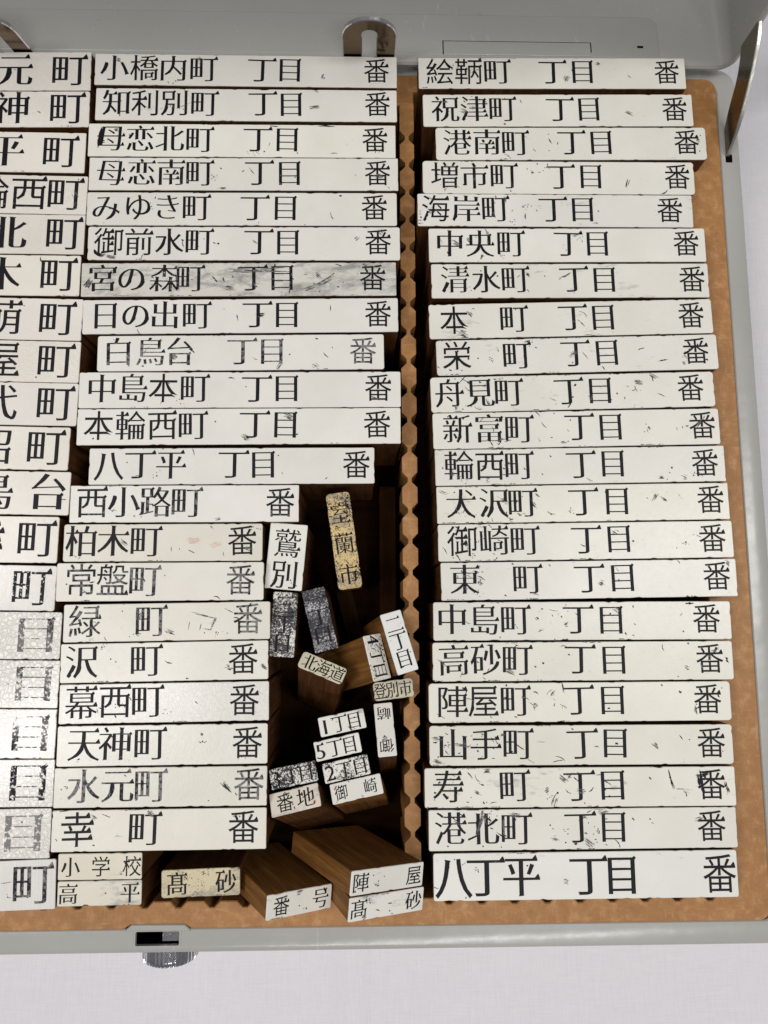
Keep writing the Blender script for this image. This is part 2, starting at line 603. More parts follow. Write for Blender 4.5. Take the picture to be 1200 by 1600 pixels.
def glyph(ch, style):
    """returns (verts2d, faces) in em units, centred on the em box."""
    key = (ch, style)
    if key in GLY:
        return GLY[key]
    dx0, dy0, sf0 = {'book': (0.015, -0.0175, 1.75), 'fat': (0.028, -0.023, 1.8), 'bold': (0.018, -0.009, 1.6)}[style]
    for start in (1.0, 0.6, 0.2, 0.0):
        for frac in (1.0, 0.9, 0.8, 0.7, 0.6, 0.5, 0.4, 0.3, 0.2, 0.0):
            if frac > start:
                continue
            dx, dy, sf = dx0 * frac, dy0 * frac, sf0
            bases, reps = [], []
            for k, lp in enumerate(outlines(ch)):
                V, rep = recut(lp, dx, dy, sf, rg)
                bases.append(V)
                reps += [(k, r) for r in rep]
            if frac == 0.0 or not crossing(bases):
                break

        def assemble(chosen):
            out = []
            for k, V in enumerate(bases):
                mp = {}
                for kk, r in chosen:
                    if kk == k:
                        mp.update(r)
                o_ = []
                for i, p in enumerate(V):
                    o_ += mp.get(i, [p])
                out.append(o_)
            return out
        chosen = []
        if not crossing(assemble(reps)):
            chosen = reps
        else:
            for r in reps:
                if any(kk == r[0] and set(q) & set(r[1]) for kk, q in chosen):
                    continue
                if not crossing(assemble(chosen + [r])):
                    chosen.append(r)
        splines = assemble(chosen)
        cu = bpy.data.curves.new('glyph', 'CURVE')
        cu.dimensions = '2D'
        cu.fill_mode = 'BOTH'
        for sp_ in splines:
            s = cu.splines.new('POLY')
            s.points.add(len(sp_) - 1)
            for q, p in zip(s.points, sp_):
                q.co = (p.x - 0.5, p.y - 0.38, 0, 1)
            s.use_cyclic_u = True
        o = bpy.data.objects.new('glyph', cu)
        COL.objects.link(o)
        bpy.context.view_layer.update()
        ev = o.evaluated_get(bpy.context.evaluated_depsgraph_get())
        me = ev.to_mesh()
        res = ([(v.co.x, v.co.y) for v in me.vertices], [tuple(p.vertices) for p in me.polygons])
        want = sum(sum(q[k - 1].x * q[k].y - q[k].x * q[k - 1].y for k in range(len(q))) / 2 for q in splines)
        got = sum(abs(sum(res[0][f[k - 1]][0] * res[0][f[k]][1] - res[0][f[k]][0] * res[0][f[k - 1]][1] for k in range(len(f)))) / 2 for f in res[1])
        ev.to_mesh_clear()
        bpy.data.objects.remove(o)
        bpy.data.curves.remove(cu)
        if abs(got - want) < 0.03 * want:
            break
    # keep faces pointing up
    fs = []
    for f in res[1]:
        a = sum(res[0][f[k - 1]][0] * res[0][f[k]][1] - res[0][f[k]][0] * res[0][f[k - 1]][1] for k in range(len(f)))
        fs.append(f if a > 0 else f[::-1])
    res = (res[0], fs)
    GLY[key] = res
    return res


def place_glyph(acc, ch, x, y, ex, ey, style='book', rot=0.0, z=0.045):
    vs, fs = glyph(ch, style)
    k = len(acc[0])
    c, s = math.cos(rot), math.sin(rot)
    for px, py in vs:
        px, py = px * ex, py * ey
        acc[0].append((x + px * c - py * s, y + px * s + py * c, z))
    acc[1].extend(tuple(i + k for i in f) for f in fs)


# ------------------------------------------------------------------ stamps
def face_outline(l, t, r, rg, nick=0.10):
    """edge of the face sheet: rounded corners, small nicks and wavering"""
    base = rrect(-l / 2, -t / 2, l / 2, t / 2, r, 3)
    pts = []
    n = len(base)
    ph = rg.uniform(0, 50)
    for i in range(n):
        a, b = Vector(base[i]), Vector(base[(i + 1) % n])
        d = (b - a).length
        k = max(1, int(d / 0.9))
        nn = Vector((-(b - a).y, (b - a).x)).normalized() if d > 1e-6 else Vector((0, 0))
        for q in range(k):
            p = a + (b - a) * (q / k)
            j = 0.0
            if k > 2 and q:
                p = p + (b - a).normalized() * rg.uniform(-0.2, 0.2)
                j = max(0, noise.noise(Vector((p.x * 0.35, p.y * 0.35, ph)))) * 0.05
                if rg.random() < nick:
                    j += rg.uniform(0.03, 0.20)
            pts.append((p.x + nn.x * j, p.y + nn.y * j))
    return pts


def marks_mesh(l, t, n, rg, bias, big=1.0, z=0.075, blots=()):
    """stray ink lying on a face: flecks, tapering scratches, fans of wiped streaks, grime along the rim"""
    vs, fs, fm = [], [], []

    def sliver(x, y, ln, wd, a, bend, mat, taper=True):
        k = 6
        zz = z + 0.004 * rg.random() + (0.02 if mat else 0)
        up, dn = [], []
        for q in range(k + 1):
            u = q / k
            px = (u - 0.5) * ln
            w = wd / 2 * (math.sin(math.pi * u) ** 0.7 if taper else 1.0) * rg.uniform(0.35, 1.25) + 0.012
            c = bend * ((u - 0.5) ** 2 - 0.25) * ln
            up.append((px, c + w))
            dn.append((px, c - w * rg.uniform(0.3, 1.0)))
        ca, sa = math.cos(a), math.sin(a)
        b = len(vs)
        for px, py in dn + up[::-1]:
            X, Y = x + px * ca - py * sa, y + px * sa + py * ca
            vs.append((min(l / 2 - 0.12, max(-l / 2 + 0.12, X)), min(t / 2 - 0.12, max(-t / 2 + 0.12, Y)), zz))
        m = len(dn)
        for q in range(m - 1):
            fs.append((b + q, b + q + 1, b + 2 * m - 2 - q, b + 2 * m - 1 - q))
            fm.append(mat)
    hot = [rg.gauss(0.22, 0.14) for _ in range(3)] + [rg.uniform(0, 1)]
    for _ in range(n):
        if rg.random() < bias:
            x = -l / 2 + l * min(0.98, abs(rg.choice(hot) + rg.gauss(0, 0.05)))
        else:
            x = rg.uniform(-0.48, 0.48) * l
        y = rg.uniform(-0.44, 0.44) * t
        kind = rg.random()
        a = rg.gauss(-0.6, 0.5) if rg.random() < 0.7 else rg.uniform(0, 3.1)
        bend = rg.uniform(-0.8, 0.8)
        if kind < 0.34:
            sliver(x, y, rg.uniform(0.15, 0.7) * big, rg.uniform(0.16, 0.50), a, bend, 0, False)
        elif kind < 0.60:
            sliver(x, y, rg.uniform(0.6, 2.6) * big, rg.uniform(0.12, 0.36), a, bend, rg.choice((0, 0, 0, 1)))
        elif kind < 0.74:       # wiped fan
            ln = rg.uniform(0.8, 3.0) * big
            for q in range(rg.randint(4, 9)):
                sliver(x + rg.gauss(0, 0.25), y + (q - 3) * 0.13, ln * rg.uniform(0.3, 1), rg.uniform(0.08, 0.24), a * 0.6 + rg.gauss(0, 0.05), bend * 0.5, rg.choice((0, 1, 1)))
        elif kind < 0.84:       # spatter
            for q in range(rg.randint(3, 9)):
                sliver(x + rg.gauss(0, 0.7) * big, y + rg.gauss(0, 0.5), rg.uniform(0.10, 0.36), rg.uniform(0.10, 0.3), rg.uniform(0, 3), 0, 0, False)
        else:                   # grime caught along the long edges
            yy = rg.choice((-1, 1)) * (t / 2 - 0.13)
            for q in range(rg.randint(2, 8)):
                sliver(x + rg.gauss(0, 1.1) * big, yy, rg.uniform(0.15, 1.0), rg.uniform(0.08, 0.45), rg.gauss(0, 0.12), 0, rg.choice((0, 0, 1)), True)
    for x, y, ln, wd, a, bend, mat, cnt in blots:      # marks seen at a definite place
        for q in range(cnt):
            k = (q - (cnt - 1) / 2) * wd * 0.7
            sliver(x - math.sin(a) * k, y + math.cos(a) * k, ln * rg.uniform(0.65, 1.0), wd, a + rg.gauss(0, 0.06), bend, mat, cnt < 3)
    return vs, fs, fm


def make_stamp(mat4, l, t, depth, text, label, group, rg, *, mount=None, stem=None, tint=(1, 1, 1), smudge=0.0, speckle=0.0,
               crackle=0.0, brushed=0.0, wear=0.15, gone=0.0, marks=8, bias=0.2, corner=0.3, body=None, nick=0.08, big=1.0, blots=()):
    """mat4 puts the face centre at its place; local x along the face, local z out of the face (mm)"""
    root = bpy.data.objects.new('rubber_stamp', None)
    COL.objects.link(root)
    root.empty_display_size = 0.003
    m = mat4.copy()
    base = m @ Matrix.Translation((0, 0, -depth))
    base.translation = base.translation * MM
    root.matrix_world = base
    tag(root, label, 'stamp', group)
    up = depth
    ol = face_outline(l, t, corner, rg, nick)
    ins = inset(ol, 0.11)
    sh = 0.30
    v, f = loft([[(x, y, up - sh) for x, y in ol], [(x, y, up - 0.10) for x, y in ol], [(x, y, up) for x, y in ins]])
    fp = mesh_obj('face_plate', v, f, M_FACE, root)
    fp['tint'] = tuple(float(c) for c in tint)
    fp['smudge'] = float(smudge)
    fp['speckle'] = float(speckle)
    fp['crackle'] = float(crackle)
    fp['brushed'] = float(brushed)
    mt = mount or depth
    bo = rrect(-l / 2 + 0.06, -t / 2 + 0.05, l / 2 - 0.06, t / 2 - 0.05, max(corner * 0.7, 0.15), 3)
    sm = inset(bo, 0.15)
    parts = [loft([[(x, y, up - mt) for x, y in sm], [(x, y, up - mt + 0.15) for x, y in bo], [(x, y, up - sh) for x, y in bo]])]
    if stem:
        sx0, sx1, sy0, sy1 = stem
        st = rrect(sx0, sy0, sx1, sy1, 0.3, 2)
        parts.append(prism(st, 0.0, up - mt))
    v, f = merge(parts)
    mesh_obj('wood_body', v, f, body or M_BODY, root)
    acc = ([], [])
    for ch, x, y, ex, ey, style, rot in text:
        place_glyph(acc, ch, x, y, ex, ey, style, rot, up + 0.04)
    if acc[0]:
        lt = mesh_obj('lettering', acc[0], acc[1], M_INK, root)
        lt['wear'] = float(wear)
        lt['gone'] = float(gone)
    if marks or blots:
        v, f, fm = marks_mesh(l, t, marks, rg, bias, big, up + 0.07, blots)
        mk = mesh_obj('ink_marks', v, f, [M_INK, M_SMEAR, M_STAIN], root, fm)
        mk['kind'] = 'stuff'
        mk['wear'] = 0.25
        mk['gone'] = 0.0
    return root


# ------------------------------------------------------------------ table cloth
def build_cloth():
    nx, ny = 330, 120
    vs, fs = [], []
    X0, X1, Y0, Y1 = -520, 420, -360, 520
    for j in range(ny + 1):
        for i in range(nx + 1):
            x = X0 + (X1 - X0) * i / nx
            y = Y0 + (Y1 - Y0) * j / ny
            z = 1.3 * noise.noise(Vector((x * 0.013, y * 0.009, 3.0))) + 0.12 * noise.noise(Vector((x * 0.05, y * 0.02, 9.0)))
            d = x + 8.5 + 1.2 * noise.noise(Vector((0, y * 0.02, 1)))
            z += 2.6 * math.exp(-abs(d) / 4.0)          # pressed fold running away from the viewer
            d2 = x - 128
            z += 0.5 * math.exp(-abs(d2) / 6.0)
            vs.append((x, y, z - 3.0))
    for j in range(ny):
        for i in range(nx):
            a = j * (nx + 1) + i
            fs.append((a, a + 1, a + nx + 2, a + nx + 1))
    # hem thickness: a skirt hanging down at the borders
    o = mesh_obj('tablecloth', vs, fs, M_CLOTH, smooth=True)
    tag(o, 'white woven cotton tablecloth with a pressed fold, lying under the grey case', 'tablecloth')
    return o


build_cloth()

# ------------------------------------------------------------------ the grey case
case = tag(empty('stamp_case', (-35, 10, 0)), 'open grey enamelled metal case holding the wooden tray of stamps', 'case')
CASE_OFF = Vector((-35, 10, 0))


def in_case(name, v, f, mat, smooth=False, parent=None):
    o = mesh_obj(name, [(x + 35, y - 10, z) for x, y, z in v] if parent is None else v, f, mat, parent or case)
    if smooth:
        o.data.polygons.foreach_set('use_smooth', [True] * len(o.data.polygons))
        o.data.set_sharp_from_angle(angle=math.radians(40))
    return o


CX0, CX1, CY0, CY1 = -168.0, 97.5, -102.4, 124.3


def case_pan():
    R0 = 5.2
    rings = []
    prof = [(2.0, 0.3), (0.5, 1.4), (0.0, 3.0), (0.0, 25.9), (0.25, 26.7), (0.9, 27.2), (5.3, 27.2), (5.6, 26.9), (5.6, 3.5)]
    for d, z in prof:
        rings.append([(x, y, z) for x, y in rrect(CX0 + d, CY0 + d, CX1 - d, CY1 - d, max(R0 - d * 0.6, 1.2), 8)])
    v, f = loft(rings, True, True)
    # last cap is the pan floor seen from above
    f[-1] = tuple(f[-1])
    o = in_case('case_pan', v, f, M_ENAMEL)
    # latch opening cut through the rim
    cv, cf = prism([(-58.0 + 35, -100.6 - 10), (-47.8 + 35, -100.5 - 10), (-47.8 + 35, -97.25 - 10), (-58.05 + 35, -97.35 - 10)], 15.0, 30.0)
    cut = mesh_obj('cut', cv, cf, M_BLACK, case)
    bo = o.modifiers.new('opening', 'BOOLEAN')
    bo.operation = 'DIFFERENCE'
    bo.object = cut
    bo.solver = 'EXACT'
    bpy.context.view_layer.update()
    me = bpy.data.meshes.new_from_object(o.evaluated_get(bpy.context.evaluated_depsgraph_get()))
    o.modifiers.clear()
    o.data = me
    bpy.data.objects.remove(cut)
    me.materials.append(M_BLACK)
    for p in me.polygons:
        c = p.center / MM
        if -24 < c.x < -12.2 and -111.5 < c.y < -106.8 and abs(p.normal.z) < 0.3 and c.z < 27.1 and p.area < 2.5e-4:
            p.material_index = len(me.materials) - 1  # enamel hole walls painted black for the shade inside
    me.polygons.foreach_set('use_smooth', [True] * len(me.polygons))
    me.set_sharp_from_angle(angle=math.radians(40))
    return o


case_pan()
# raised tab of the rim that fits the notch of the wooden tray
v, f = prism([(-60.3, -97.2), (-45.2, -97.3), (-45.4, -96.9), (-46.6, -95.85), (-58.9, -95.75), (-60.1, -96.8)], 26.0, 27.55, 0.2)
in_case('rim_tab', v, f, M_ENAMEL)
# thin worn bright lip round the opening, inside shade painted black, chrome tongue
lip = rrect(-58.35, -100.85, -47.45, -97.0, 0.5, 3)
lin = rrect(-57.95, -100.5, -47.85, -97.4, 0.3, 3)
vs = [(x, y, 27.2) for x, y in lip] + [(x, y, 27.32) for x, y in lip] + [(x, y, 27.32) for x, y in lin] + [(x, y, 26.2) for x, y in lin]
n_ = len(lip)
fs = [(k * n_ + i, k * n_ + (i + 1) % n_, (k + 1) * n_ + (i + 1) % n_, (k + 1) * n_ + i) for k in range(3) for i in range(n_)]
in_case('opening_edge', vs, fs, M_ENAMEL)
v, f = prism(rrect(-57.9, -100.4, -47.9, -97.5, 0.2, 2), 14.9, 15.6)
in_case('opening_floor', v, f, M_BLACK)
tg = [prism(rrect(-52.1, -99.95, -48.1, -97.55, 0.25, 3), 20.0, 26.6, 0.25), prism(rrect(-51.9, -99.1, -50.9, -98.4, 0.15, 2), 26.6, 26.9, 0.1),
      prism(rrect(-50.2, -98.9, -48.7, -98.2, 0.15, 2), 26.6, 26.8, 0.1)]
v, f = merge(tg)
in_case('latch_tongue', v, f, M_CHROME)


def knurled_knob():
    cx, cz, r = -52.3, 16.3, 6.7
    n = 126
    rg = random.Random(4)
    prof = [(-102.2, -0.5, 0), (-102.7, 0.0, 1), (-106.6, 0.0, 1), (-107.3, -0.25, 1), (-107.7, -0.9, 0)]
    rings = []
    rr = [(0.0 if i % 3 else -0.65) + rg.uniform(-0.03, 0.03) for i in range(n)]
    for y, d, k in prof:
        rings.append([(cx + (r + d + rr[i] * k) * math.cos(2 * math.pi * i / n), y, cz + (r + d + rr[i] * k) * math.sin(2 * math.pi * i / n)) for i in range(n)])
    v, f = loft(rings)
    return in_case('latch_knob', v, f, M_CHROME)


knurled_knob()

# ------------------------------------------------------------------ lid standing open behind the tray
LX0, LX1, LY, LZ0, LZ1 = -165.5, 95.0, 121.4, 29.6, 236.0
LD = 31.0


def case_lid():
    def ring(d, y, r, dz=0.0):
        return [(x, y, z + dz) for x, z in rrect(LX0 + d, LZ0 + d, LX1 - d, LZ1 - d, r, 10)]
    dip = 0.09                       # the walls splay a little, so the lower one dips towards the back
    prof = [(1.9, LY + 0.2, 3.6), (1.2, LY - 0.25, 4.0), (0.4, LY - 0.1, 4.4), (0.0, LY + 0.7, 4.6), (0.25, LY + 1.6, 4.5)]
    outer = [(0.9, LY + 2.2, 4.3), (0.2, LY + LD - 4, 5.0), (1.2, LY + LD - 0.8, 5.0), (4.0, LY + LD + 1.0, 5.0)]
    inner = [(2.0, LY + 1.6, 3.6), (1.75, LY + LD - 6, 5.2), (2.2, LY + LD - 3.4, 5.6), (3.6, LY + LD - 1.2, 5.8), (6.5, LY + LD - 0.2, 6.0)]
    chain = list(reversed(inner)) + prof + outer
    rings = [ring(d, y, r) for d, y, r in chain]
    # sag of the lower wall towards the back
    for k, (d, y, r) in enumerate(chain):
        rings[k] = [(x, yy, z - dip * max(0, y - LY - 1.0) * max(0, 1 - (z - LZ0) / 30.0)) for x, yy, z in rings[k]]
    v, f = loft(rings, True, True)
    f = [q[::-1] for q in f]
    return in_case('case_lid', v, f, M_ENAMEL, smooth=True)


case_lid()


def wallz(y, up=0.0):
    return LZ0 + 1.9 - 0.09 * max(0, y - LY - 1.0) + up


def lid_plate(name, x0, x1, y0, y1, r, th, mat=None, up=0.0):
    pts = rrect(x0, y0, x1, y1, r, 6)
    bot = [(x, y, wallz(y, up)) for x, y in pts]
    top = [(x, y, wallz(y, up + th * 0.6)) for x, y in pts]
    top2 = [(x, y, wallz(y, up + th)) for x, y in inset(pts, min(0.3, 0.7 * min(r if isinstance(r, tuple) else (r,)), 0.3 * min(x1 - x0, y1 - y0)))]
    v, f = loft([bot, top, top2])
    return in_case(name, v, f, mat or M_ENAMEL)


lid_plate('hinge_plate', -150, 75.0, 123.6, 136.6, (0.3, 0.3, 3.0, 3.0), 0.35, up=-0.15)
# stamped slot outline in the plate: groove shade put in as thin black inlays
sl = [((16.6, 125.9), (56.2, 128.1))]
for (xa, ya), (xb, yb) in sl:
    lid_plate('slot_cover', xa, xb, 123.7, 127.9, (0.1, 0.1, 0.2, 0.2), 0.16, up=0.21)
    for x0, x1, y0, y1 in ((xa - 0.3, xb + 0.3, 127.95, 128.12), (xb + 0.05, xb + 0.3, 125.0, 128.1), (xa - 0.3, xa - 0.05, 123.8, 128.1)):
        lid_plate('slot_groove', x0, x1, y0, y1, 0.05, 0.06, mat=M_BLACK, up=0.2)
lid_plate('slot_groove', 69.0, 70.6, 126.6, 127.3, 0.1, 0.06, mat=M_BLACK, up=0.2)


# ------------------------------------------------------------------ chrome hinge brackets standing up at the back of the tray
def bracket(cx, y, ztop, lean=0.0):
    hw, sw, z0 = 6.85, 1.85, 28.4
    n = 18
    outer, innr = [], []
    for k in range(n + 1):
        a = math.pi * k / n
        outer.append((cx + hw * math.cos(a), ztop - hw + hw * math.sin(a)))
        innr.append((cx + sw * math.cos(a), ztop - 4.3 - sw + sw * math.sin(a)))
    outer = [(cx + hw, z0)] + outer + [(cx - hw, z0)]
    innr = [(cx + sw, z0)] + innr + [(cx - sw, z0)]
    th, bv = 1.3, 0.22
    vs, fs = [], []
    m = len(outer)
    layers = []
    # rings in y: front bevel, front, back, back bevel
    def push(path, yy, off):
        b = len(vs)
        for i, (x, z) in enumerate(path):
            p0, p1 = path[max(i - 1, 0)], path[min(i + 1, m - 1)]
            t = Vector((p1[0] - p0[0], p1[1] - p0[1])).normalized()
            nx_, nz_ = t.y, -t.x
            vs.append((x + nx_ * off, yy, z + nz_ * off))
        return b
    o0 = push(outer, y, -bv)
    o1 = push(outer, y + bv, 0)
    o2 = push(outer, y + th - bv, 0)
    o3 = push(outer, y + th, -bv)
    i0 = push(innr, y, bv)
    i1 = push(innr, y + bv, 0)
    i2 = push(innr, y + th - bv, 0)
    i3 = push(innr, y + th, bv)
    seq = [o0, o1, o2, o3, i3, i2, i1, i0]
    for a, b in zip(seq, seq[1:] + seq[:1]):
        for i in range(m - 1):
            fs.append((a + i, a + i + 1, b + i + 1, b + i))
    for i in (0, m - 1):
        q = tuple(s + i for s in seq)
        fs.append(q if i else q[::-1])
    vs[:] = [(x - (z - z0) * lean, yy - (z - z0) * 0.20, z) for x, yy, z in vs]
    o = in_case('hinge_bracket', vs, fs, M_CHROME)
    bm = bmesh.new()
    bm.from_mesh(o.data)
    bmesh.ops.recalc_face_normals(bm, faces=bm.faces)
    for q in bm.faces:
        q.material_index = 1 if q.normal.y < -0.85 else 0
    bm.to_mesh(o.data)
    bm.free()
    o.data.materials.append(M_REFLECT)
    return o


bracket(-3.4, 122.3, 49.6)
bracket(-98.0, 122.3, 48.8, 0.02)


# ------------------------------------------------------------------ curved stay arm at the right
def stay_arm():
    left = [(98.9, 24.6), (101.5, 24.9), (106.9, 28.0), (110.3, 30.9), (113.2, 34.0), (116.2, 36.4), (120.5, 38.3), (124.9, 39.6), (130.4, 41.2), (140.0, 42.4), (150, 42.5)]
    right = [(97.6, 26.4), (99.3, 29.6), (103.0, 34.9), (108.3, 39.9), (112.5, 43.4), (115.6, 45.4), (118.9, 46.9), (122.6, 47.8), (126.5, 48.3), (138.0, 50.0), (150, 50.2)]

    def smooth_path(p, k=6):
        out = []
        n = len(p)
        for i in range(n - 1):
            p0, p1, p2, p3 = p[max(i - 1, 0)], p[i], p[i + 1], p[min(i + 2, n - 1)]
            for q in range(k):
                t = q / k
                out.append(tuple(0.5 * (2 * p1[c] + (p2[c] - p0[c]) * t + (2 * p0[c] - 5 * p1[c] + 4 * p2[c] - p3[c]) * t * t + (3 * p1[c] - p0[c] - 3 * p2[c] + p3[c]) * t ** 3) for c in (0, 1)))
        out.append(p[-1])
        return out
    L, Rr = smooth_path(left), smooth_path(right)
    x0, x1, b = 93.3, 94.35, 0.18
    rings = []
    rg = random.Random(3)
    for (ya, za), (yb, zb) in zip(L, Rr):
        d = Vector((yb - ya, zb - za)).normalized()
        j = 0.04 * rg.random()
        # cross-section: thin rectangle with worn corners
        sec = [(x0, ya + d.x * b, za + d.y * b), (x0, yb - d.x * (b + j), zb - d.y * (b + j)), (x0 + b + j, yb, zb), (x1 - b, yb, zb), (x1, yb - d.x * b, zb - d.y * b),
               (x1, ya + d.x * b, za + d.y * b), (x1 - b, ya, za), (x0 + b, ya, za)]
        rings.append(sec)
    v, f = loft(rings)
    o = in_case('stay_arm', v, f, [M_STEEL])
    o.data.materials.append(M_EDGE)
    n = 8
    idx = []
    for k in range(len(rings) - 1):
        for i in range(n):
            idx.append(1 if i in (1, 2, 3) else 0)
    idx += [0, 0]
    o.data.polygons.foreach_set('material_index', idx)
    bm = bmesh.new()
    bm.from_mesh(o.data)
    bmesh.ops.recalc_face_normals(bm, faces=bm.faces)
    bm.to_mesh(o.data)
    bm.free()
    return o


stay_arm()
v, f = prism(rrect(93.2, 96.3, 95.0, 98.6, 0.2, 2), 27.0, 27.28)
in_case('stay_slot', v, f, M_BLACK)


# ------------------------------------------------------------------ wooden tray with notched rails
tray = tag(empty('sorting_tray', (-35, 10, 3.6)), 'brown hardboard sorting tray with notched rails, fitted inside the grey case', 'tray')


def in_tray(name, v, f, mat):
    return mesh_obj(name, [(x + 35, y - 10, z - 3.6) for x, y, z in v], f, mat, tray)


TX0, TX1, TY0, TY1 = -160.0, 91.4, -96.6, 120.3
WY0, WYT_L, WYT_R = -90.6, 111.5, 115.4
DX0, DX1 = 4.75, 8.6
RX = 79.6
PITCH, MOUTH, TIP, DEEP = 7.75, 3.9, 1.1, 1.4


def notched(p0, p1, phase, depth_dir):
    """points from p0 to p1 with trapezoid notches cut towards depth_dir"""
    p0, p1, dd = Vector(p0), Vector(p1), Vector(depth_dir)
    L = (p1 - p0).length
    e = (p1 - p0) / L
    pts = [p0]
    s = phase
    rg = random.Random(int(L * 10) + int(phase * 10))
    while s < L - 2.5:
        if s > 2.5:
            a = rg.uniform(-0.06, 0.06)
            pts += [p0 + e * (s - MOUTH / 2 + a), p0 + e * (s - TIP / 2) + dd * DEEP, p0 + e * (s + TIP / 2) + dd * DEEP, p0 + e * (s + MOUTH / 2 + a)]
        s += PITCH
    pts.append(p1)
    return [(p.x, p.y) for p in pts]


def rail(name, poly, bev=0.22):
    v, f = prism(poly, 3.6, 28.0, bev)
    o = in_tray(name, v, f, M_TRAY)
    return o


# bottom rail, with the recess for the latch tab
pb = rrect(TX0, TY0, TX1, TY0 + 12, (2.5, 3.0, 0.1, 0.1), 4)
outer_b = [(TX0, WY0), (TX0, TY0 + 2), (TX0 + 0.6, TY0 + 0.6), (TX0 + 2, TY0), (-60.9, TY0), (-60.1, TY0 + 0.35), (-58.9, TY0 + 1.05), (-46.5, TY0 + 1.0), (-45.3, TY0 + 0.3), (-44.7, TY0),
           ] + [(TX1 - 3 + 3 * math.sin(math.radians(k * 15)), TY0 + 3 - 3 * math.cos(math.radians(k * 15))) for k in range(7)] + [(TX1 - 3 + 3 * math.cos(math.radians(k * 15)), TY1 - 3 + 3 * math.sin(math.radians(k * 15))) for k in range(7)] + [ (RX - 1.5, TY1), (RX - 1.5, WYT_R)]
inner_b = notched((RX, WYT_R), (RX, WY0), 5.0, (1, 0)) + notched((RX, WY0), (DX1, WY0), (RX - 77.0) + 0.0, (0, -1))[1:] + notched((DX0, WY0), (-150, WY0), DX0 + 1.6, (0, -1))
rail('front_and_side_rail', outer_b + inner_b)
# top rail, stepped between the two wells
top = [(TX0, WYT_L), (-150, WYT_L)] + notched((-150, WYT_L), (DX0, WYT_L), 4.0, (0, 1))[1:] + [(DX1, WYT_L), (DX1, WYT_R)] + notched((DX1, WYT_R), (RX - 1.55, WYT_R), 4.0, (0, 1))[1:]
rail('back_rail', top + [(RX - 1.55, TY1), (TX0 + 2, TY1), (TX0, TY1 - 2)])
rail('side_rail', [(TX0, WYT_L), (TX0, WY0)] + notched((-150, WY0), (-150, WYT_L), 5.0, (-1, 0)))
# divider: a strip notched on both edges, so that it reads as a chain of hexagons
ys = 1.2 - 0.0
ph = (ys - WY0) % PITCH
rail('divider', notched((DX1, WY0), (DX1, WYT_L), ph, (-1, 0)) + notched((DX0, WYT_L), (DX0, WY0), (WYT_L - ys) % PITCH, (1, 0)), 0.07)
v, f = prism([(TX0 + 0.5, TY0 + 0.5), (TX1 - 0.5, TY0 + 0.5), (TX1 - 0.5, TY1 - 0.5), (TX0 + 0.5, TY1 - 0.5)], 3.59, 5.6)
in_tray('tray_floor', v, f, M_WELL)

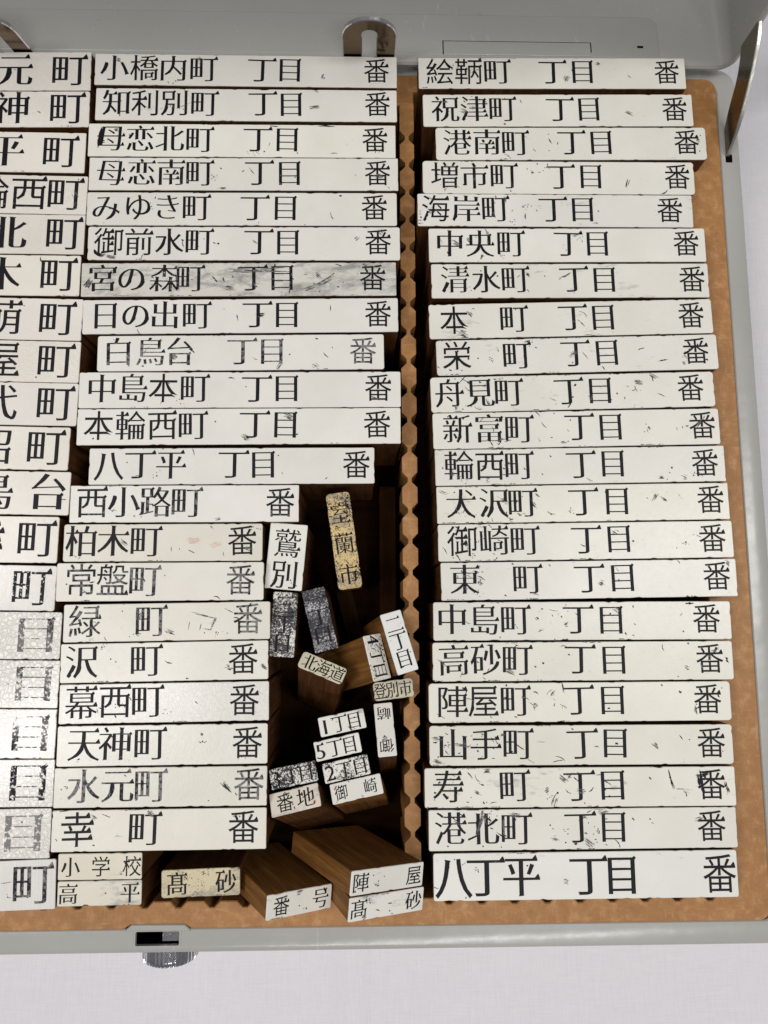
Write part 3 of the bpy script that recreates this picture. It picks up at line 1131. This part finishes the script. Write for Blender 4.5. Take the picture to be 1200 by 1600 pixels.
ROWS = [  # column, row, centre x, centre y, turn in degrees, length, thickness (mm), characters, their places along the face
    ('A',1,-35.45,116.42,0.11,78.61,8.8,'小橋内町丁目番',[-34.35,-26.58,-18.97,-11.17,3.97,11.32,33.93]),
    ('A',2,-35.17,106.72,0.28,77.93,8.94,'知利別町丁目番',[-33.56,-26.17,-18.6,-11.02,4.03,11.49,33.87]),
    ('A',3,-36.04,96.63,0.28,78.87,9.03,'母恋北町丁目番',[-33.74,-26.24,-18.72,-11.03,3.91,11.48,34.13]),
    ('A',4,-35.44,87.42,0.43,78.87,8.89,'母恋南町丁目番',[-33.94,-26.16,-18.69,-11.37,3.8,11.49,34.11]),
    ('A',5,-35.69,77.86,0.38,78.6,8.89,'みゆき町丁目番',[-34.4,-26.51,-18.93,-11.66,3.08,10.89,33.57]),
    ('A',6,-34.98,68.59,0.37,78.68,8.91,'御前水町丁目番',[-34.07,-26.55,-19.02,-11.47,3.51,10.94,33.72]),
    ('A',7,-36.06,59.02,0.58,78.77,8.8,'宮の森町丁目番',[-34.15,-27.01,-18.73,-12.36,3.31,10.69,33.4]),
    ('A',8,-35.46,49.42,0.76,78.42,8.85,'日の出町丁目番',[-33.7,-26.12,-18.85,-11.09,4.01,11.34,34.15]),
    ('A',9,-35.22,39.94,0.68,70.79,9.05,'白鳥台丁目番',[-30.23,-22.38,-15.15,0.14,7.58,30.13]),
    ('A',10,-35.22,30.45,0.37,78.96,9.05,'中島本町丁目番',[-33.88,-26.41,-18.92,-11.26,3.95,11.34,33.93]),
    ('A',11,-35.26,21.19,0.39,78.9,9.01,'本輪西町丁目番',[-34.2,-26.47,-18.88,-11.42,3.69,11.19,33.62]),
    ('A',12,-36.81,11.33,0.26,69.03,8.93,'八丁平丁目番',[-29.76,-22.23,-14.84,0.3,7.43,30.14]),
    ('A',13,-47.99,2.06,0.17,54.8,8.96,'西小路町番',[-22.15,-14.67,-7.03,0.47,22.93]),
    ('A',14,-52.87,-7.3,0.16,47.29,8.94,'柏木町番',[-19.41,-11.84,-4.1,18.75]),
    ('A',15,-53.22,-16.63,0.21,48.92,9.05,'常盤町番',[-18.61,-11.24,-3.7,18.99]),
    ('A',16,-51.32,-26.1,0.71,48.44,8.8,'緑町番',[-19.16,-3.76,18.94]),
    ('A',17,-51.6,-35.33,0.8,48.41,8.98,'沢町番',[-19.32,-4.33,18.36]),
    ('A',18,-51.36,-44.71,0.63,48.52,8.97,'幕西町番',[-19.11,-11.46,-3.93,18.6]),
    ('A',19,-51.41,-54.24,0.38,48.32,9.05,'天神町番',[-18.03,-10.86,-2.95,19.43]),
    ('A',20,-51.53,-63.6,0.14,48.56,8.8,'水元町番',[-17.61,-9.91,-2.34,20.17]),
    ('A',21,-51.56,-73.01,0.24,48.65,9.05,'幸町番',[-18.57,-3.27,19.08]),
    ('B',1,45.02,116.86,0.74,70.89,8.8,'絵鞆町丁目番',[-29.88,-22.28,-14.67,0.04,7.92,30.47]),
    ('B',2,46.18,106.15,0.81,71.09,9.02,'祝津町丁目番',[-29.69,-22.14,-14.74,0.42,8.03,30.73]),
    ('B',3,49.34,96.84,0.74,70.96,9.04,'港南町丁目番',[-29.99,-22.15,-14.79,-0.04,7.69,30.31]),
    ('B',4,45.73,87.31,0.26,70.75,8.98,'増市町丁目番',[-29.67,-22.06,-14.43,0.38,8.23,30.84]),
    ('B',5,44.54,78.23,0.16,71.21,8.81,'海岸町丁目番',[-30.93,-23.19,-15.61,-0.74,6.97,29.68]),
    ('B',6,47.27,68.78,0.53,71.16,9.05,'中央町丁目番',[-30.19,-22.5,-14.63,0.08,7.58,30.59]),
    ('B',7,47.66,59.22,0.57,70.87,9.05,'清水町丁目番',[-29.43,-21.63,-14.13,0.9,8.6,31.14]),
    ('B',8,47.51,49.14,1.58,71.99,9.02,'本町丁目番',[-29.63,-14.6,0.34,8.09,30.58]),
    ('B',9,48.73,39.69,1.63,70.99,9.05,'栄町丁目番',[-30.37,-15.43,-0.59,7.42,29.94]),
    ('B',10,47.25,30.1,1.49,71.12,8.98,'舟見町丁目番',[-30.95,-23.31,-16.12,-1.15,6.72,29.5]),
    ('B',11,47.81,20.74,1.16,71.37,9.05,'新富町丁目番',[-29.6,-21.84,-14.39,0.57,8.4,31.34]),
    ('B',12,48.45,11.48,0.94,71.77,8.93,'輪西町丁目番',[-30.08,-22.53,-15.2,-0.02,7.91,30.88]),
    ('B',13,48.76,2.17,0.84,71.85,9.05,'犬沢町丁目番',[-30.0,-21.95,-14.96,0.01,8.21,31.32]),
    ('B',14,49.02,-7.14,0.72,72.0,8.95,'御崎町丁目番',[-30.19,-22.36,-14.97,0.01,8.0,30.95]),
    ('B',15,49.46,-16.47,0.66,71.76,9.03,'東町丁目番',[-30.19,-15.06,-0.03,8.06,31.02]),
    ('B',16,47.44,-26.29,-0.0,71.64,9.05,'中島町丁目番',[-31.39,-23.67,-16.24,-1.17,6.77,29.84]),
    ('B',17,47.23,-35.76,0.07,71.77,9.05,'高砂町丁目番',[-30.88,-23.28,-15.83,-0.76,7.21,30.28]),
    ('B',18,46.18,-45.24,0.1,71.71,9.05,'陣屋町丁目番',[-30.28,-22.95,-15.49,-0.48,7.58,30.33]),
    ('B',19,46.1,-55.04,-0.13,71.48,9.05,'山手町丁目番',[-30.21,-22.57,-15.07,0.05,7.83,30.57]),
    ('B',20,45.47,-64.53,-0.12,72.69,8.86,'寿町丁目番',[-30.93,-15.46,-0.37,7.43,30.6]),
    ('B',21,45.78,-73.85,0.03,71.61,9.01,'港北町丁目番',[-30.79,-23.27,-15.65,-0.74,7.0,29.83]),
    ('B',22,46.04,-84.04,0.06,70.18,10.32,'八丁平丁目番',[-30.48,-23.16,-15.0,0.48,8.17,30.84]),
    ('C',1,-110.71,115.18,0.86,70.01,10.85,'元町',[15.45,29.41]),
    ('C',2,-110.57,104.51,0.74,69.96,9.97,'神町',[15.13,29.31]),
    ('C',3,-111.11,93.07,-0.38,70.0,11.0,'平町',[14.76,28.68]),
    ('C',4,-110.01,81.57,-0.7,69.81,10.38,'輪西町',[10.68,20.3,29.46]),
    ('C',5,-110.22,70.81,-0.37,70.0,10.5,'北町',[15.86,30.05]),
    ('C',6,-110.81,59.92,-0.38,70.0,10.63,'木町',[15.69,29.61]),
    ('C',7,-109.63,48.77,-0.93,69.7,10.76,'萌町',[15.52,28.71]),
    ('C',8,-109.62,37.92,-1.03,69.61,10.49,'屋町',[15.71,28.96]),
    ('C',9,-109.83,27.18,-1.06,70.01,10.71,'代町',[15.82,29.58]),
    ('C',10,-111.3,16.26,-1.21,70.02,10.62,'沼町',[16.74,29.32]),
    ('C',11,-110.59,5.2,-1.1,70.01,10.54,'鳥台',[16.88,30.58]),
    ('C',12,-111.87,-6.11,-0.9,68.15,11.08,'幸町',[16.76,30.49]),
    ('C',13,-112.7,-17.38,-1.31,69.82,10.68,'町',[29.11]),
    ('C',14,-110.99,-28.77,-0.74,70.01,10.94,'目',[29.5]),
    ('C',15,-110.89,-39.87,-0.86,69.94,10.88,'目',[30.02]),
    ('C',16,-111.01,-51.12,-0.78,70.01,11.06,'目',[30.03]),
    ('C',17,-110.83,-62.42,-0.21,69.79,10.45,'目',[29.89]),
    ('C',18,-110.94,-73.7,0.42,69.86,10.84,'目',[28.75]),
    ('C',19,-109.16,-85.32,1.59,69.71,10.72,'町',[29.9]),
]
LOOSE = {  # name: (centre, x axis, y axis, width, height)
    '鷲別': ([-23.71, -10.57, 32.0],[0.9965, -0.0838, 0.0072],[0.0838, 0.9964, -0.0089],9.17,16.13),
    '室蘭市': ([-9.81, -6.5, 30.0],[0.9902, 0.1396, 0.0015],[-0.1396, 0.9902, 0.0007],6.03,24.05),
    '三丁目': ([-24.21, -26.86, 31.0],[0.9984, -0.0566, 0.0014],[0.0566, 0.9984, -0.0052],6.07,15.59),
    '一丁目': ([-15.55, -25.79, 31.0],[0.973, 0.2307, 0.0007],[-0.2307, 0.973, -0.0007],5.81,15.32),
    '北海道': ([-14.73, -36.99, 33.0],[0.9218, -0.3802, 0.0755],[0.3793, 0.8445, -0.378],11.42,4.28),
    '4丁目': ([-1.69, -34.7, 31.0],[0.8239, 0.1321, -0.5512],[-0.2347, 0.9647, -0.1197],5.26,11.13),
    '二丁目': ([3.52, -31.11, 33.0],[0.9369, 0.258, -0.2361],[-0.2854, 0.9542, -0.0896],5.46,14.87),
    '登別市': ([2.14, -42.27, 32.0],[0.9925, 0.1143, -0.0444],[-0.1192, 0.9841, -0.1316],9.64,4.46),
    '崎御': ([0.13, -51.58, 31.0],[0.996, 0.089, 0.0008],[-0.0836, 0.9382, -0.3357],4.56,12.58),
    '1丁目': ([-10.04, -49.86, 31.96],[0.9796, 0.199, -0.0278],[-0.201, 0.9691, -0.143],11.07,4.6),
    '5丁目': ([-11.06, -55.39, 31.95],[0.979, 0.2, -0.0396],[-0.2038, 0.9641, -0.1702],10.98,4.61),
    '2丁目': ([-9.04, -60.37, 31.99],[0.9785, 0.2031, -0.035],[-0.2059, 0.9584, -0.1975],10.93,4.62),
    '3丁目': ([-21.32, -61.68, 31.95],[0.9806, 0.1713, -0.0952],[-0.1871, 0.9631, -0.1935],11.09,4.74),
    '番地': ([-20.88, -67.02, 33.0],[0.9679, 0.2384, 0.0796],[-0.1914, 0.9044, -0.3813],11.88,5.34),
    '御崎': ([-6.63, -64.67, 33.0],[0.9774, 0.2111, 0.0114],[-0.1958, 0.9243, -0.3276],12.15,4.66),
    '番号': ([-19.15, -87.84, 37.0],[0.8563, -0.0273, -0.5158],[0.0624, 0.9968, 0.0507],16.07,5.47),
    '陣屋': ([0.44, -82.51, 39.0],[0.8502, -0.0688, -0.5219],[0.0882, 0.996, 0.0123],19.21,5.3),
    '高砂': ([0.21, -88.61, 37.0],[0.9074, -0.0244, -0.4195],[0.0809, 0.9898, 0.1174],18.62,5.41),
    '高砂黄': ([-42.23, -85.18, 32.0],[0.9995, 0.0321, 0.0051],[-0.0321, 0.9995, 0.0019],18.01,6.18),
    '小学校': ([-64.59, -80.79, 34.0],[0.9997, 0.0104, 0.0235],[-0.011, 0.9996, 0.025],19.08,5.85),
    '高平': ([-64.43, -86.49, 34.0],[1.0, 0.0071, -0.0056],[-0.0071, 1.0, -0.0015],18.88,5.45),
}

# ------------------------------------------------------------------ stamps standing in rows
SCALE = {'番': (0.92, 0.95), '目': (0.98, 0.98), '丁': (1.06, 1.0), '町': (1.0, 1.03), '八': (1.0, 1.05)}
OPT = {
    ('A', 7): dict(smudge=0.80, wear=0.5, tint=(0.82, 0.82, 0.81), marks=40, gone=0.40),
    ('A', 9): dict(wear=0.75, marks=16, smudge=0.30), ('A', 4): dict(wear=0.45, marks=10), ('A', 2): dict(smudge=0.28, marks=10),
    ('A', 6): dict(marks=14), ('A', 3): dict(marks=14), ('A', 13): dict(wear=0.6), ('A', 14): dict(tint=(0.90, 0.89, 0.84), smudge=0.22, wear=0.3),
    ('A', 15): dict(tint=(0.95, 0.94, 0.92), wear=0.75), ('A', 16): dict(tint=(0.93, 0.92, 0.89), smudge=0.36, wear=0.7, marks=12),
    ('A', 18): dict(crackle=0.25, wear=0.35), ('A', 19): dict(crackle=0.12, wear=0.4), ('A', 20): dict(tint=(0.92, 0.915, 0.88), wear=0.85, crackle=0.08),
    ('A', 21): dict(tint=(0.94, 0.93, 0.90), wear=0.35), ('A', 12): dict(tint=(0.95, 0.95, 0.96)), ('A', 17): dict(tint=(0.95, 0.945, 0.92)),
    ('C', 1): dict(crackle=0.22), ('C', 2): dict(crackle=0.22, wear=0.4), ('C', 4): dict(crackle=0.25, wear=0.5), ('C', 5): dict(crackle=0.18), ('C', 8): dict(crackle=0.16, tint=(0.97, 0.94, 0.92)),
    ('C', 13): dict(crackle=0.2, brushed=0.8, gone=0.50, wear=0.6, tint=(.9,.89,.9)), ('C', 14): dict(crackle=0.9, gone=0.54, wear=1.0, tint=(1,.99,.99)), ('C', 15): dict(crackle=1.0, gone=0.54, wear=1.0, tint=(1,.99,.99)),
    ('C', 16): dict(crackle=1.0, gone=0.56, wear=1.0, tint=(1,.99,.99)), ('C', 17): dict(crackle=1.0, gone=0.54, wear=0.7, tint=(1,.99,.99)), ('C', 18): dict(crackle=1.0, gone=0.52, wear=1.4, tint=(1,.99,.99)), ('C', 19): dict(brushed=1.0, gone=0.42, wear=0.7, tint=(.88,.88,.9)),
    ('C', 12): dict(crackle=0.12),
    ('B', 20): dict(marks=48), ('B', 22): dict(tint=(0.97, 0.98, 1.0), marks=9), ('B', 1): dict(marks=13), ('B', 2): dict(marks=14), ('B', 4): dict(smudge=0.2, wear=0.4), ('B', 5): dict(marks=20, wear=0.35),
}
LOOK = {
    ('A', 1): 'topmost of the middle column', ('A', 2): 'with a small grey smear before its last character', ('A', 3): 'its first character heavily inked', ('A', 4): 'its first characters worn grey',
    ('A', 5): 'written mostly in rounded kana', ('A', 6): 'with scuffs at its lower left corner', ('A', 7): 'smeared all over with dirty grey ink', ('A', 8): 'just under the grey smeared one',
    ('A', 9): 'shorter and set in from its neighbours', ('A', 10): 'tenth from the top of the middle column', ('A', 11): 'second above the dark pocket', ('A', 12): 'short, above the dark pocket',
    ('A', 13): 'medium length, beside the dark pocket', ('A', 14): 'with faint pink stains', ('A', 15): 'in the short middle rows', ('A', 16): 'with a grey ghost print before its last character',
    ('A', 17): 'plain clean face in the short middle rows', ('A', 18): 'slightly crackled at its left end', ('A', 19): 'directly above the one with faded grey characters', ('A', 20): 'with faded grey characters', ('A', 21): 'lowest of the short middle rows',
}
ORD = ['first', 'second', 'third', 'fourth', 'fifth', 'sixth', 'seventh', 'eighth', 'ninth', 'tenth', 'eleventh', 'twelfth', 'thirteenth', 'fourteenth', 'fifteenth', 'sixteenth', 'seventeenth', 'eighteenth', 'nineteenth', 'twentieth', 'twenty-first', 'last']
# marks that belong to one stamp: x (from its nth character), y, length, width, angle, bend, ink, strokes
BLOTS = {
    ('A', 2): [(17.5, -0.6, 3.0, 0.2, 0.1, 0, 1, 6)],
    ('A', 3): [(-38.6 + 2.4, 0.6, 6.4, 0.85, 1.5, 0, 0, 2), (-38.6 + 2.6, -0.6, 2.4, 0.7, 0.2, 0, 0, 2), (8.0, 4.1, 3.5, 0.35, -0.15, 0.2, 0, 1), (21.5, 4.2, 6.0, 0.3, 0, 0, 0, 2)],
    ('A', 6): [(-36.5, -2.8, 3.4, 0.35, -0.5, 0.3, 0, 4), (-34.0, -3.4, 4.0, 0.2, -0.2, 0.2, 1, 5)],
    ('A', 7): [(-38.0, -0.8, 2.6, 0.5, 0.9, 0.3, 0, 2), (-37.4, -1.0, 3.0, 0.3, 1.2, 0, 1, 5), (5, 2.2, 16, 0.3, 0.02, 0, 1, 4), (20, -1, 9, 0.3, 0.5, 0.2, 1, 5)],
    ('A', 14): [(7.2, 0.3, 3.6, 0.5, 0.0, 0, 2, 4), (12.5, -0.6, 3.0, 0.4, 0.3, 0, 2, 4), (18.0, 0.4, 2.0, 0.4, 0, 0, 2, 3)],
    ('A', 16): [(8.6, 1.3, 6.4, 0.22, -0.3, 0, 1, 2), (9.4, -1.9, 3.0, 0.2, -0.2, 0, 1, 1), (7.9, -1.2, 1.8, 0.2, 1.35, 0, 1, 1), (10.9, -0.6, 3.6, 0.3, 1.15, 0, 1, 2), (5.2, -0.8, 3.2, 0.15, 1.3, 0, 1, 1), (14.5, 2.4, 3.2, 0.16, -0.6, 0, 0, 1)],
    ('B', 20): [(28.0, 1.4, 4.8, 0.9, 1.75, 0.1, 0, 2), (28.8, 2.7, 4.0, 0.5, 0.25, 0.3, 0, 2), (28.6, -0.8, 2.2, 0.5, 1.9, 0, 0, 2), (34.4, -0.2, 3.2, 0.4, -1.2, 0.3, 0, 2), (21.3, 1.6, 6.0, 0.28, -1.25, 0.12, 0, 2),
                (23.3, -0.6, 2.8, 0.2, 0.0, 0, 0, 1), (24.6, -1.9, 1.1, 0.3, -1.4, 0, 0, 1)],
    ('B', 21): [(-24.6, 1.2, 5.6, 0.3, 1.5, 0, 0, 2), (-23.9, 1.6, 5.6, 0.25, 1.2, 0.1, 1, 4), (-22.4, 2.6, 3.4, 0.3, -0.5, 0, 0, 2), (-18.6, 0.6, 3.8, 0.2, 1.6, 0.1, 1, 3)],
    ('B', 9): [(21.5, -2.0, 4.0, 0.42, 0.0, 0, 0, 1)],
    ('B', 7): [(-1.5, 1.3, 4.8, 0.2, 0.42, 0.2, 1, 3)],
    ('B', 16): [(26.0, 4.0, 3.2, 0.6, -0.1, 0, 0, 1)],
}
for col, row, cx, cy, ang, ln, th, txt, xs in ROWS:
    rg = random.Random(row * 31 + ord(col))
    o = dict(OPT.get((col, row), {}))
    zf = 34.0 + rg.uniform(-0.10, 0.10)
    top_y, wx0, wx1 = {'A': (WYT_L, -149.0, DX0 - 0.4), 'C': (WYT_L, -149.0, DX0 - 0.4), 'B': (WYT_R, DX1 + 0.4, RX - 0.3)}[col]
    # the narrow foot that stands down in the well
    stem = None
    y0, y1 = cy - th / 2 + 0.1, min(cy + th / 2 - 0.1, top_y - 0.3)
    y0 = max(y0, WY0 + 0.2)
    if y1 - y0 > 2.0:
        slack = abs(math.sin(math.radians(ang))) * ln / 2
        stem = (max(-ln / 2 + 0.25, wx0 - cx), min(ln / 2 - 0.25, wx1 - cx), y0 - cy, y1 - cy)
    fat = col == 'C'
    big = (col, row) == ('B', 22)
    text = []
    n = len(txt)
    for ch, lx in zip(txt, xs):
        sx, sy = SCALE.get(ch, (1, 1))
        if fat:
            ex, ey = 9.7, 9.7
            if ch == '目':
                ex, ey = 11.0, 9.6
            lx = min(lx, ln / 2 - 0.53 * ex)
            text.append((ch, lx, 0.35, ex, ey * (1.02 if ch == '町' else 1), 'fat', 0.0))
        elif big:
            text.append((ch, lx, 0.1, 8.9 * sx, 9.7 * sy, 'bold', 0.0))
        else:
            k = 1.02 if col == 'A' and row > 12 else 0.98
            text.append((ch, lx + rg.uniform(-0.06, 0.06), 0.42 + rg.uniform(-0.12, 0.12), 7.8 * k * sx, 8.05 * k * sy, 'book', math.radians(rg.gauss(0, 0.5))))
    word = txt
    if col == 'A':
        lab = 'white stamp printed ' + word + ', ' + LOOK[(col, row)]
        group = 'stamps standing in the middle column'
    elif col == 'B':
        extra = {1: 'topmost of the right column', 3: 'pushed to the right of its neighbours', 22: 'large bold print, lowest of the right column', 20: 'with heavy black blots on its last character',
                 21: 'with scratches across its second character', 15: 'with many black flecks, far to the right'}.get(row, ORD[row - 1] + ' from the top of the right column')
        lab = 'long white stamp printed ' + word + ', ' + extra
        group = 'stamps standing in the right column'
    else:
        look = {13: 'with its last character worn and hatched', 14: 'crackled and glaring, its print nearly gone', 15: 'crackled and glaring, its print nearly gone', 16: 'crackled and glaring, its print nearly gone',
                17: 'crackled and glaring, its print nearly gone', 18: 'crackled and glaring with a pale box character', 19: 'brushed shiny, lowest of the left column'}.get(row, 'ending in bold ' + word[-1])
        lab = 'thick stamp %s, %s from top in left column' % (look, ORD[row - 1]) if row < 19 else 'thick stamp ' + look
        group = 'thick stamps standing in the left column'
    if stem and stem[1] - stem[0] < 1:
        stem = None
    depth = zf - 5.7 if stem else 5.75
    m4 = Matrix.Translation((cx, cy, zf)) @ Matrix.Rotation(math.radians(ang), 4, 'Z')
    kw = dict(mount=5.75, stem=stem, wear=0.16 + rg.uniform(-0.1, 0.12), smudge=rg.choice((0.0, 0.1, 0.2, 0.3)), marks=rg.randint(5, 11), bias=0.2, corner=rg.uniform(0.2, 0.6))
    if col == 'B':
        kw.update(marks=rg.randint(26, 44) if row >= 9 else rg.randint(9, 18), bias=0.68, corner=rg.uniform(0.3, 0.9), smudge=rg.choice((0.15, 0.25, 0.36, 0.46)))
    if col == 'C':
        kw.update(marks=4, bias=0.0, tint=(0.98, 0.955, 0.945), wear=0.35)
    if row > 9 and col == 'B':
        kw['tint'] = (0.97, 0.965, 0.945)
    bt = kw.get('tint', (1, 1, 1))
    g1, g2 = rg.uniform(0.93, 1.0), rg.uniform(-0.018, 0.018)
    kw['tint'] = (bt[0] * g1, bt[1] * g1, bt[2] * g1 * (1 + g2))
    kw.update(o)
    kw['blots'] = BLOTS.get((col, row), ())
    make_stamp(m4, ln, th, depth, text, lab, group, rg, **kw)

# ------------------------------------------------------------------ loose small stamps lying in the pocket
V, H = 'v', 'h'
YEL, BONE = (0.86, 0.66, 0.33), (0.83, 0.80, 0.66)
# key: (characters with place along the reading direction 0..1, direction, size, turn of each character, options, label, group member?)
SMALL = {
    '鷲別': ([('鷲', .30), ('別', .77)], V, (7.0, 7.4), 0, 'book', dict(marks=4), 'white two-character stamp printed 鷲別, standing upright beside 西小路町番'),
    '室蘭市': ([('室', .22), ('蘭', .53), ('市', .85)], V, (5.0, 5.6), 0, 'book', dict(tint=YEL, smudge=0.8, speckle=0.76, corner=1.0, wear=0.2, marks=10, nick=0.2), 'yellowed narrow stamp printed 室蘭市, standing alone in the dark pocket'),
    '三丁目': ([('三', .20), ('丁', .49), ('目', .78)], V, (4.8, 5.2), 0, 'book', dict(speckle=0.92, marks=0), 'black speckled small stamp printed 三丁目, below the 鷲別 stamp'),
    '一丁目': ([('一', .17), ('丁', .45), ('目', .74)], V, (5.2, 4.8), 0, 'book', dict(speckle=0.98, tint=(0.62, 0.63, 0.70), smudge=0.95, marks=0), 'dark grey inky small stamp printed 一丁目, leaning right of the speckled one'),
    '北海道': ([('北', .22), ('海', .52), ('道', .83)], H, (3.7, 3.9), 0, 'book', dict(tint=BONE, smudge=0.5, corner=0.8, marks=5, nick=0.2), 'bone-coloured small stamp printed 北海道, tilted toward the left'),
    '4丁目': ([('4', .16), ('丁', .47), ('目', .79)], V, (3.9, 4.3), -90, 'book', dict(speckle=0.62, marks=4, body=M_LIGHTBODY), 'small stamp printed 4丁目 sideways with mottled grey face'),
    '二丁目': ([('二', .21), ('丁', .48), ('目', .77)], V, (4.4, 4.8), 0, 'book', dict(smudge=0.5, marks=4, tint=(0.95, 0.97, 1.02), body=M_LIGHTBODY), 'clean white small stamp printed 二丁目, against the notched divider'),
    '登別市': ([('登', .17), ('別', .47), ('市', .79)], H, (3.2, 4.0), 0, 'book', dict(tint=(0.72, 0.69, 0.56), smudge=0.62, speckle=0.3, corner=0.8, marks=4, nick=0.25), 'dingy beige small stamp printed 登別市 with chipped corners'),
    '崎御': ([('崎', .20), ('御', .80)], V, (3.5, 3.3), 180, 'book', dict(marks=3, smudge=0.3), 'narrow white stamp printed 御崎 upside down, standing below 登別市'),
    '1丁目': ([('1', .17), ('丁', .44), ('目', .76)], H, (3.9, 4.4), 0, 'book', dict(smudge=0.45, marks=5), 'small stamp printed 1丁目, top of the leaning row of small ones'),
    '5丁目': ([('5', .17), ('丁', .44), ('目', .76)], H, (3.9, 4.4), 0, 'book', dict(smudge=0.15, marks=3), 'clean small stamp printed 5丁目, between 1丁目 and 2丁目'),
    '2丁目': ([('2', .19), ('丁', .46), ('目', .80)], H, (3.9, 4.3), 0, 'book', dict(speckle=0.74, marks=2), 'black mottled small stamp printed 2丁目, under 5丁目'),
    '3丁目': ([('3', .17), ('丁', .45), ('目', .76)], H, (4.0, 4.3), 0, 'book', dict(speckle=0.90, marks=2), 'black mottled small stamp printed 3丁目, above 番地'),
    '番地': ([('番', .30), ('地', .72)], H, (4.5, 4.6), 0, 'book', dict(smudge=0.62, tint=(0.93, 0.88, 0.82), marks=5, blots=[(4.3, -1.5, 1.5, 0.4, 0.3, 0, 2, 3)]), 'stained stamp printed 番地 with an orange spot at its lower corner'),
    '御崎': ([('御', .20), ('崎', .77)], H, (3.2, 3.6), 0, 'book', dict(marks=3, smudge=0.2, body=M_LIGHTBODY, blots=[(-4.9, 1.4, 1.4, 0.4, 0.8, 0, 2, 4)]), 'white stamp printed 御崎 with pink corner, lowest of the leaning row'),
    '番号': ([('番', .22), ('号', .82)], H, (4.4, 4.7), 0, 'book', dict(smudge=0.60, marks=7, tint=(0.93, 0.92, 0.90), body=M_LIGHTBODY), 'tilted stamp printed 番号, lying over the bottom rail with brown side showing'),
    '陣屋': ([('陣', .13), ('屋', .86)], H, (4.3, 4.3), 0, 'book', dict(smudge=0.42, marks=5, tint=(0.95, 0.95, 0.95), body=M_LIGHTBODY), 'tilted stamp printed 陣屋, lying on top of the 髙砂 stamp'),
    '高砂': ([('髙', .13), ('砂', .86)], H, (4.3, 4.5), 0, 'book', dict(smudge=0.60, marks=8, tint=(0.95, 0.95, 0.95), body=M_LIGHTBODY), 'tilted white stamp printed 髙砂, beneath the 陣屋 stamp'),
    '高砂黄': ([('髙', .20), ('砂', .82)], H, (5.0, 5.4), 0, 'bold', dict(tint=(0.76, 0.68, 0.48), smudge=0.85, speckle=0.60, corner=0.6, marks=8, wear=0.3, nick=0.2), 'yellowed stamp printed 髙砂, alone below 幸町番'),
    '小学校': ([('小', .15), ('学', .51), ('校', .88)], H, (4.4, 4.7), 0, 'book', dict(tint=(0.90, 0.87, 0.78), smudge=0.35, marks=3, wear=0.3), 'beige stamp printed 小学校, stacked above 高平'),
    '高平': ([('高', .13), ('平', .86)], H, (4.5, 4.8), 0, 'book', dict(tint=(0.88, 0.86, 0.79), smudge=0.70, marks=4, wear=0.3), 'blotchy beige stamp printed 高平, directly below 小学校'),
}
ZADD = {}
for key, (chars, way, (ex, ey), turn, style, kw, lab) in SMALL.items():
    c, xa, ya, l, t = LOOSE[key]
    X, Y = Vector(xa), Vector(ya)
    Z = X.cross(Y)
    m4 = Matrix((X, Y, Z)).transposed().to_4x4()
    m4.translation = Vector(c)
    lo = 0.5 * (abs(X.z) * l + abs(Y.z) * t)
    depth = min(29.0, (c[2] - lo - 5.8) / max(Z.z, 0.5))
    text = []
    for ch, u in chars:
        if way == H:
            x, y = (u - 0.5) * l, 0.0
        else:
            x, y = 0.0, (0.5 - u) * t
        if ch in '12345':
            text.append((ch, x + 0.2 * ex if turn == 0 else x, y if turn == 0 else y - 0.2 * ex, ex * 1.25, ey * 1.12, 'book', math.radians(turn)))
        else:
            sx, sy = SCALE.get(ch, (1, 1))
            text.append((ch, x, y, ex * sx, ey * sy, style, math.radians(turn)))
    rg = random.Random(ord(key[0]) + len(key))
    opts = dict(wear=0.12, corner=0.35, big=0.55, bias=0.0)
    opts.update(kw)
    make_stamp(m4, l - 0.12, t - 0.12, depth, text, lab, 'small loose stamps in the pocket', rg, **opts)

# two blank wooden strips lying low in the pocket
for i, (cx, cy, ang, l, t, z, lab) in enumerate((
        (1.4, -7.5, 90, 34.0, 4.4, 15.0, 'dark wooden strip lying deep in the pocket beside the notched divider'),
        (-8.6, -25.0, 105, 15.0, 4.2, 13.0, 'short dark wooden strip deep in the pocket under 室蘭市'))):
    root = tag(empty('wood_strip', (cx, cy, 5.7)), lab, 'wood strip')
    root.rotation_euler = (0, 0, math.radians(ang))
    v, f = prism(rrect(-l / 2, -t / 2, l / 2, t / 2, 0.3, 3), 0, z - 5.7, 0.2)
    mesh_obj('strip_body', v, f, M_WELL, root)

bpy.data.objects.remove(_to)
bpy.data.curves.remove(_tc)
bpy.context.view_layer.update()
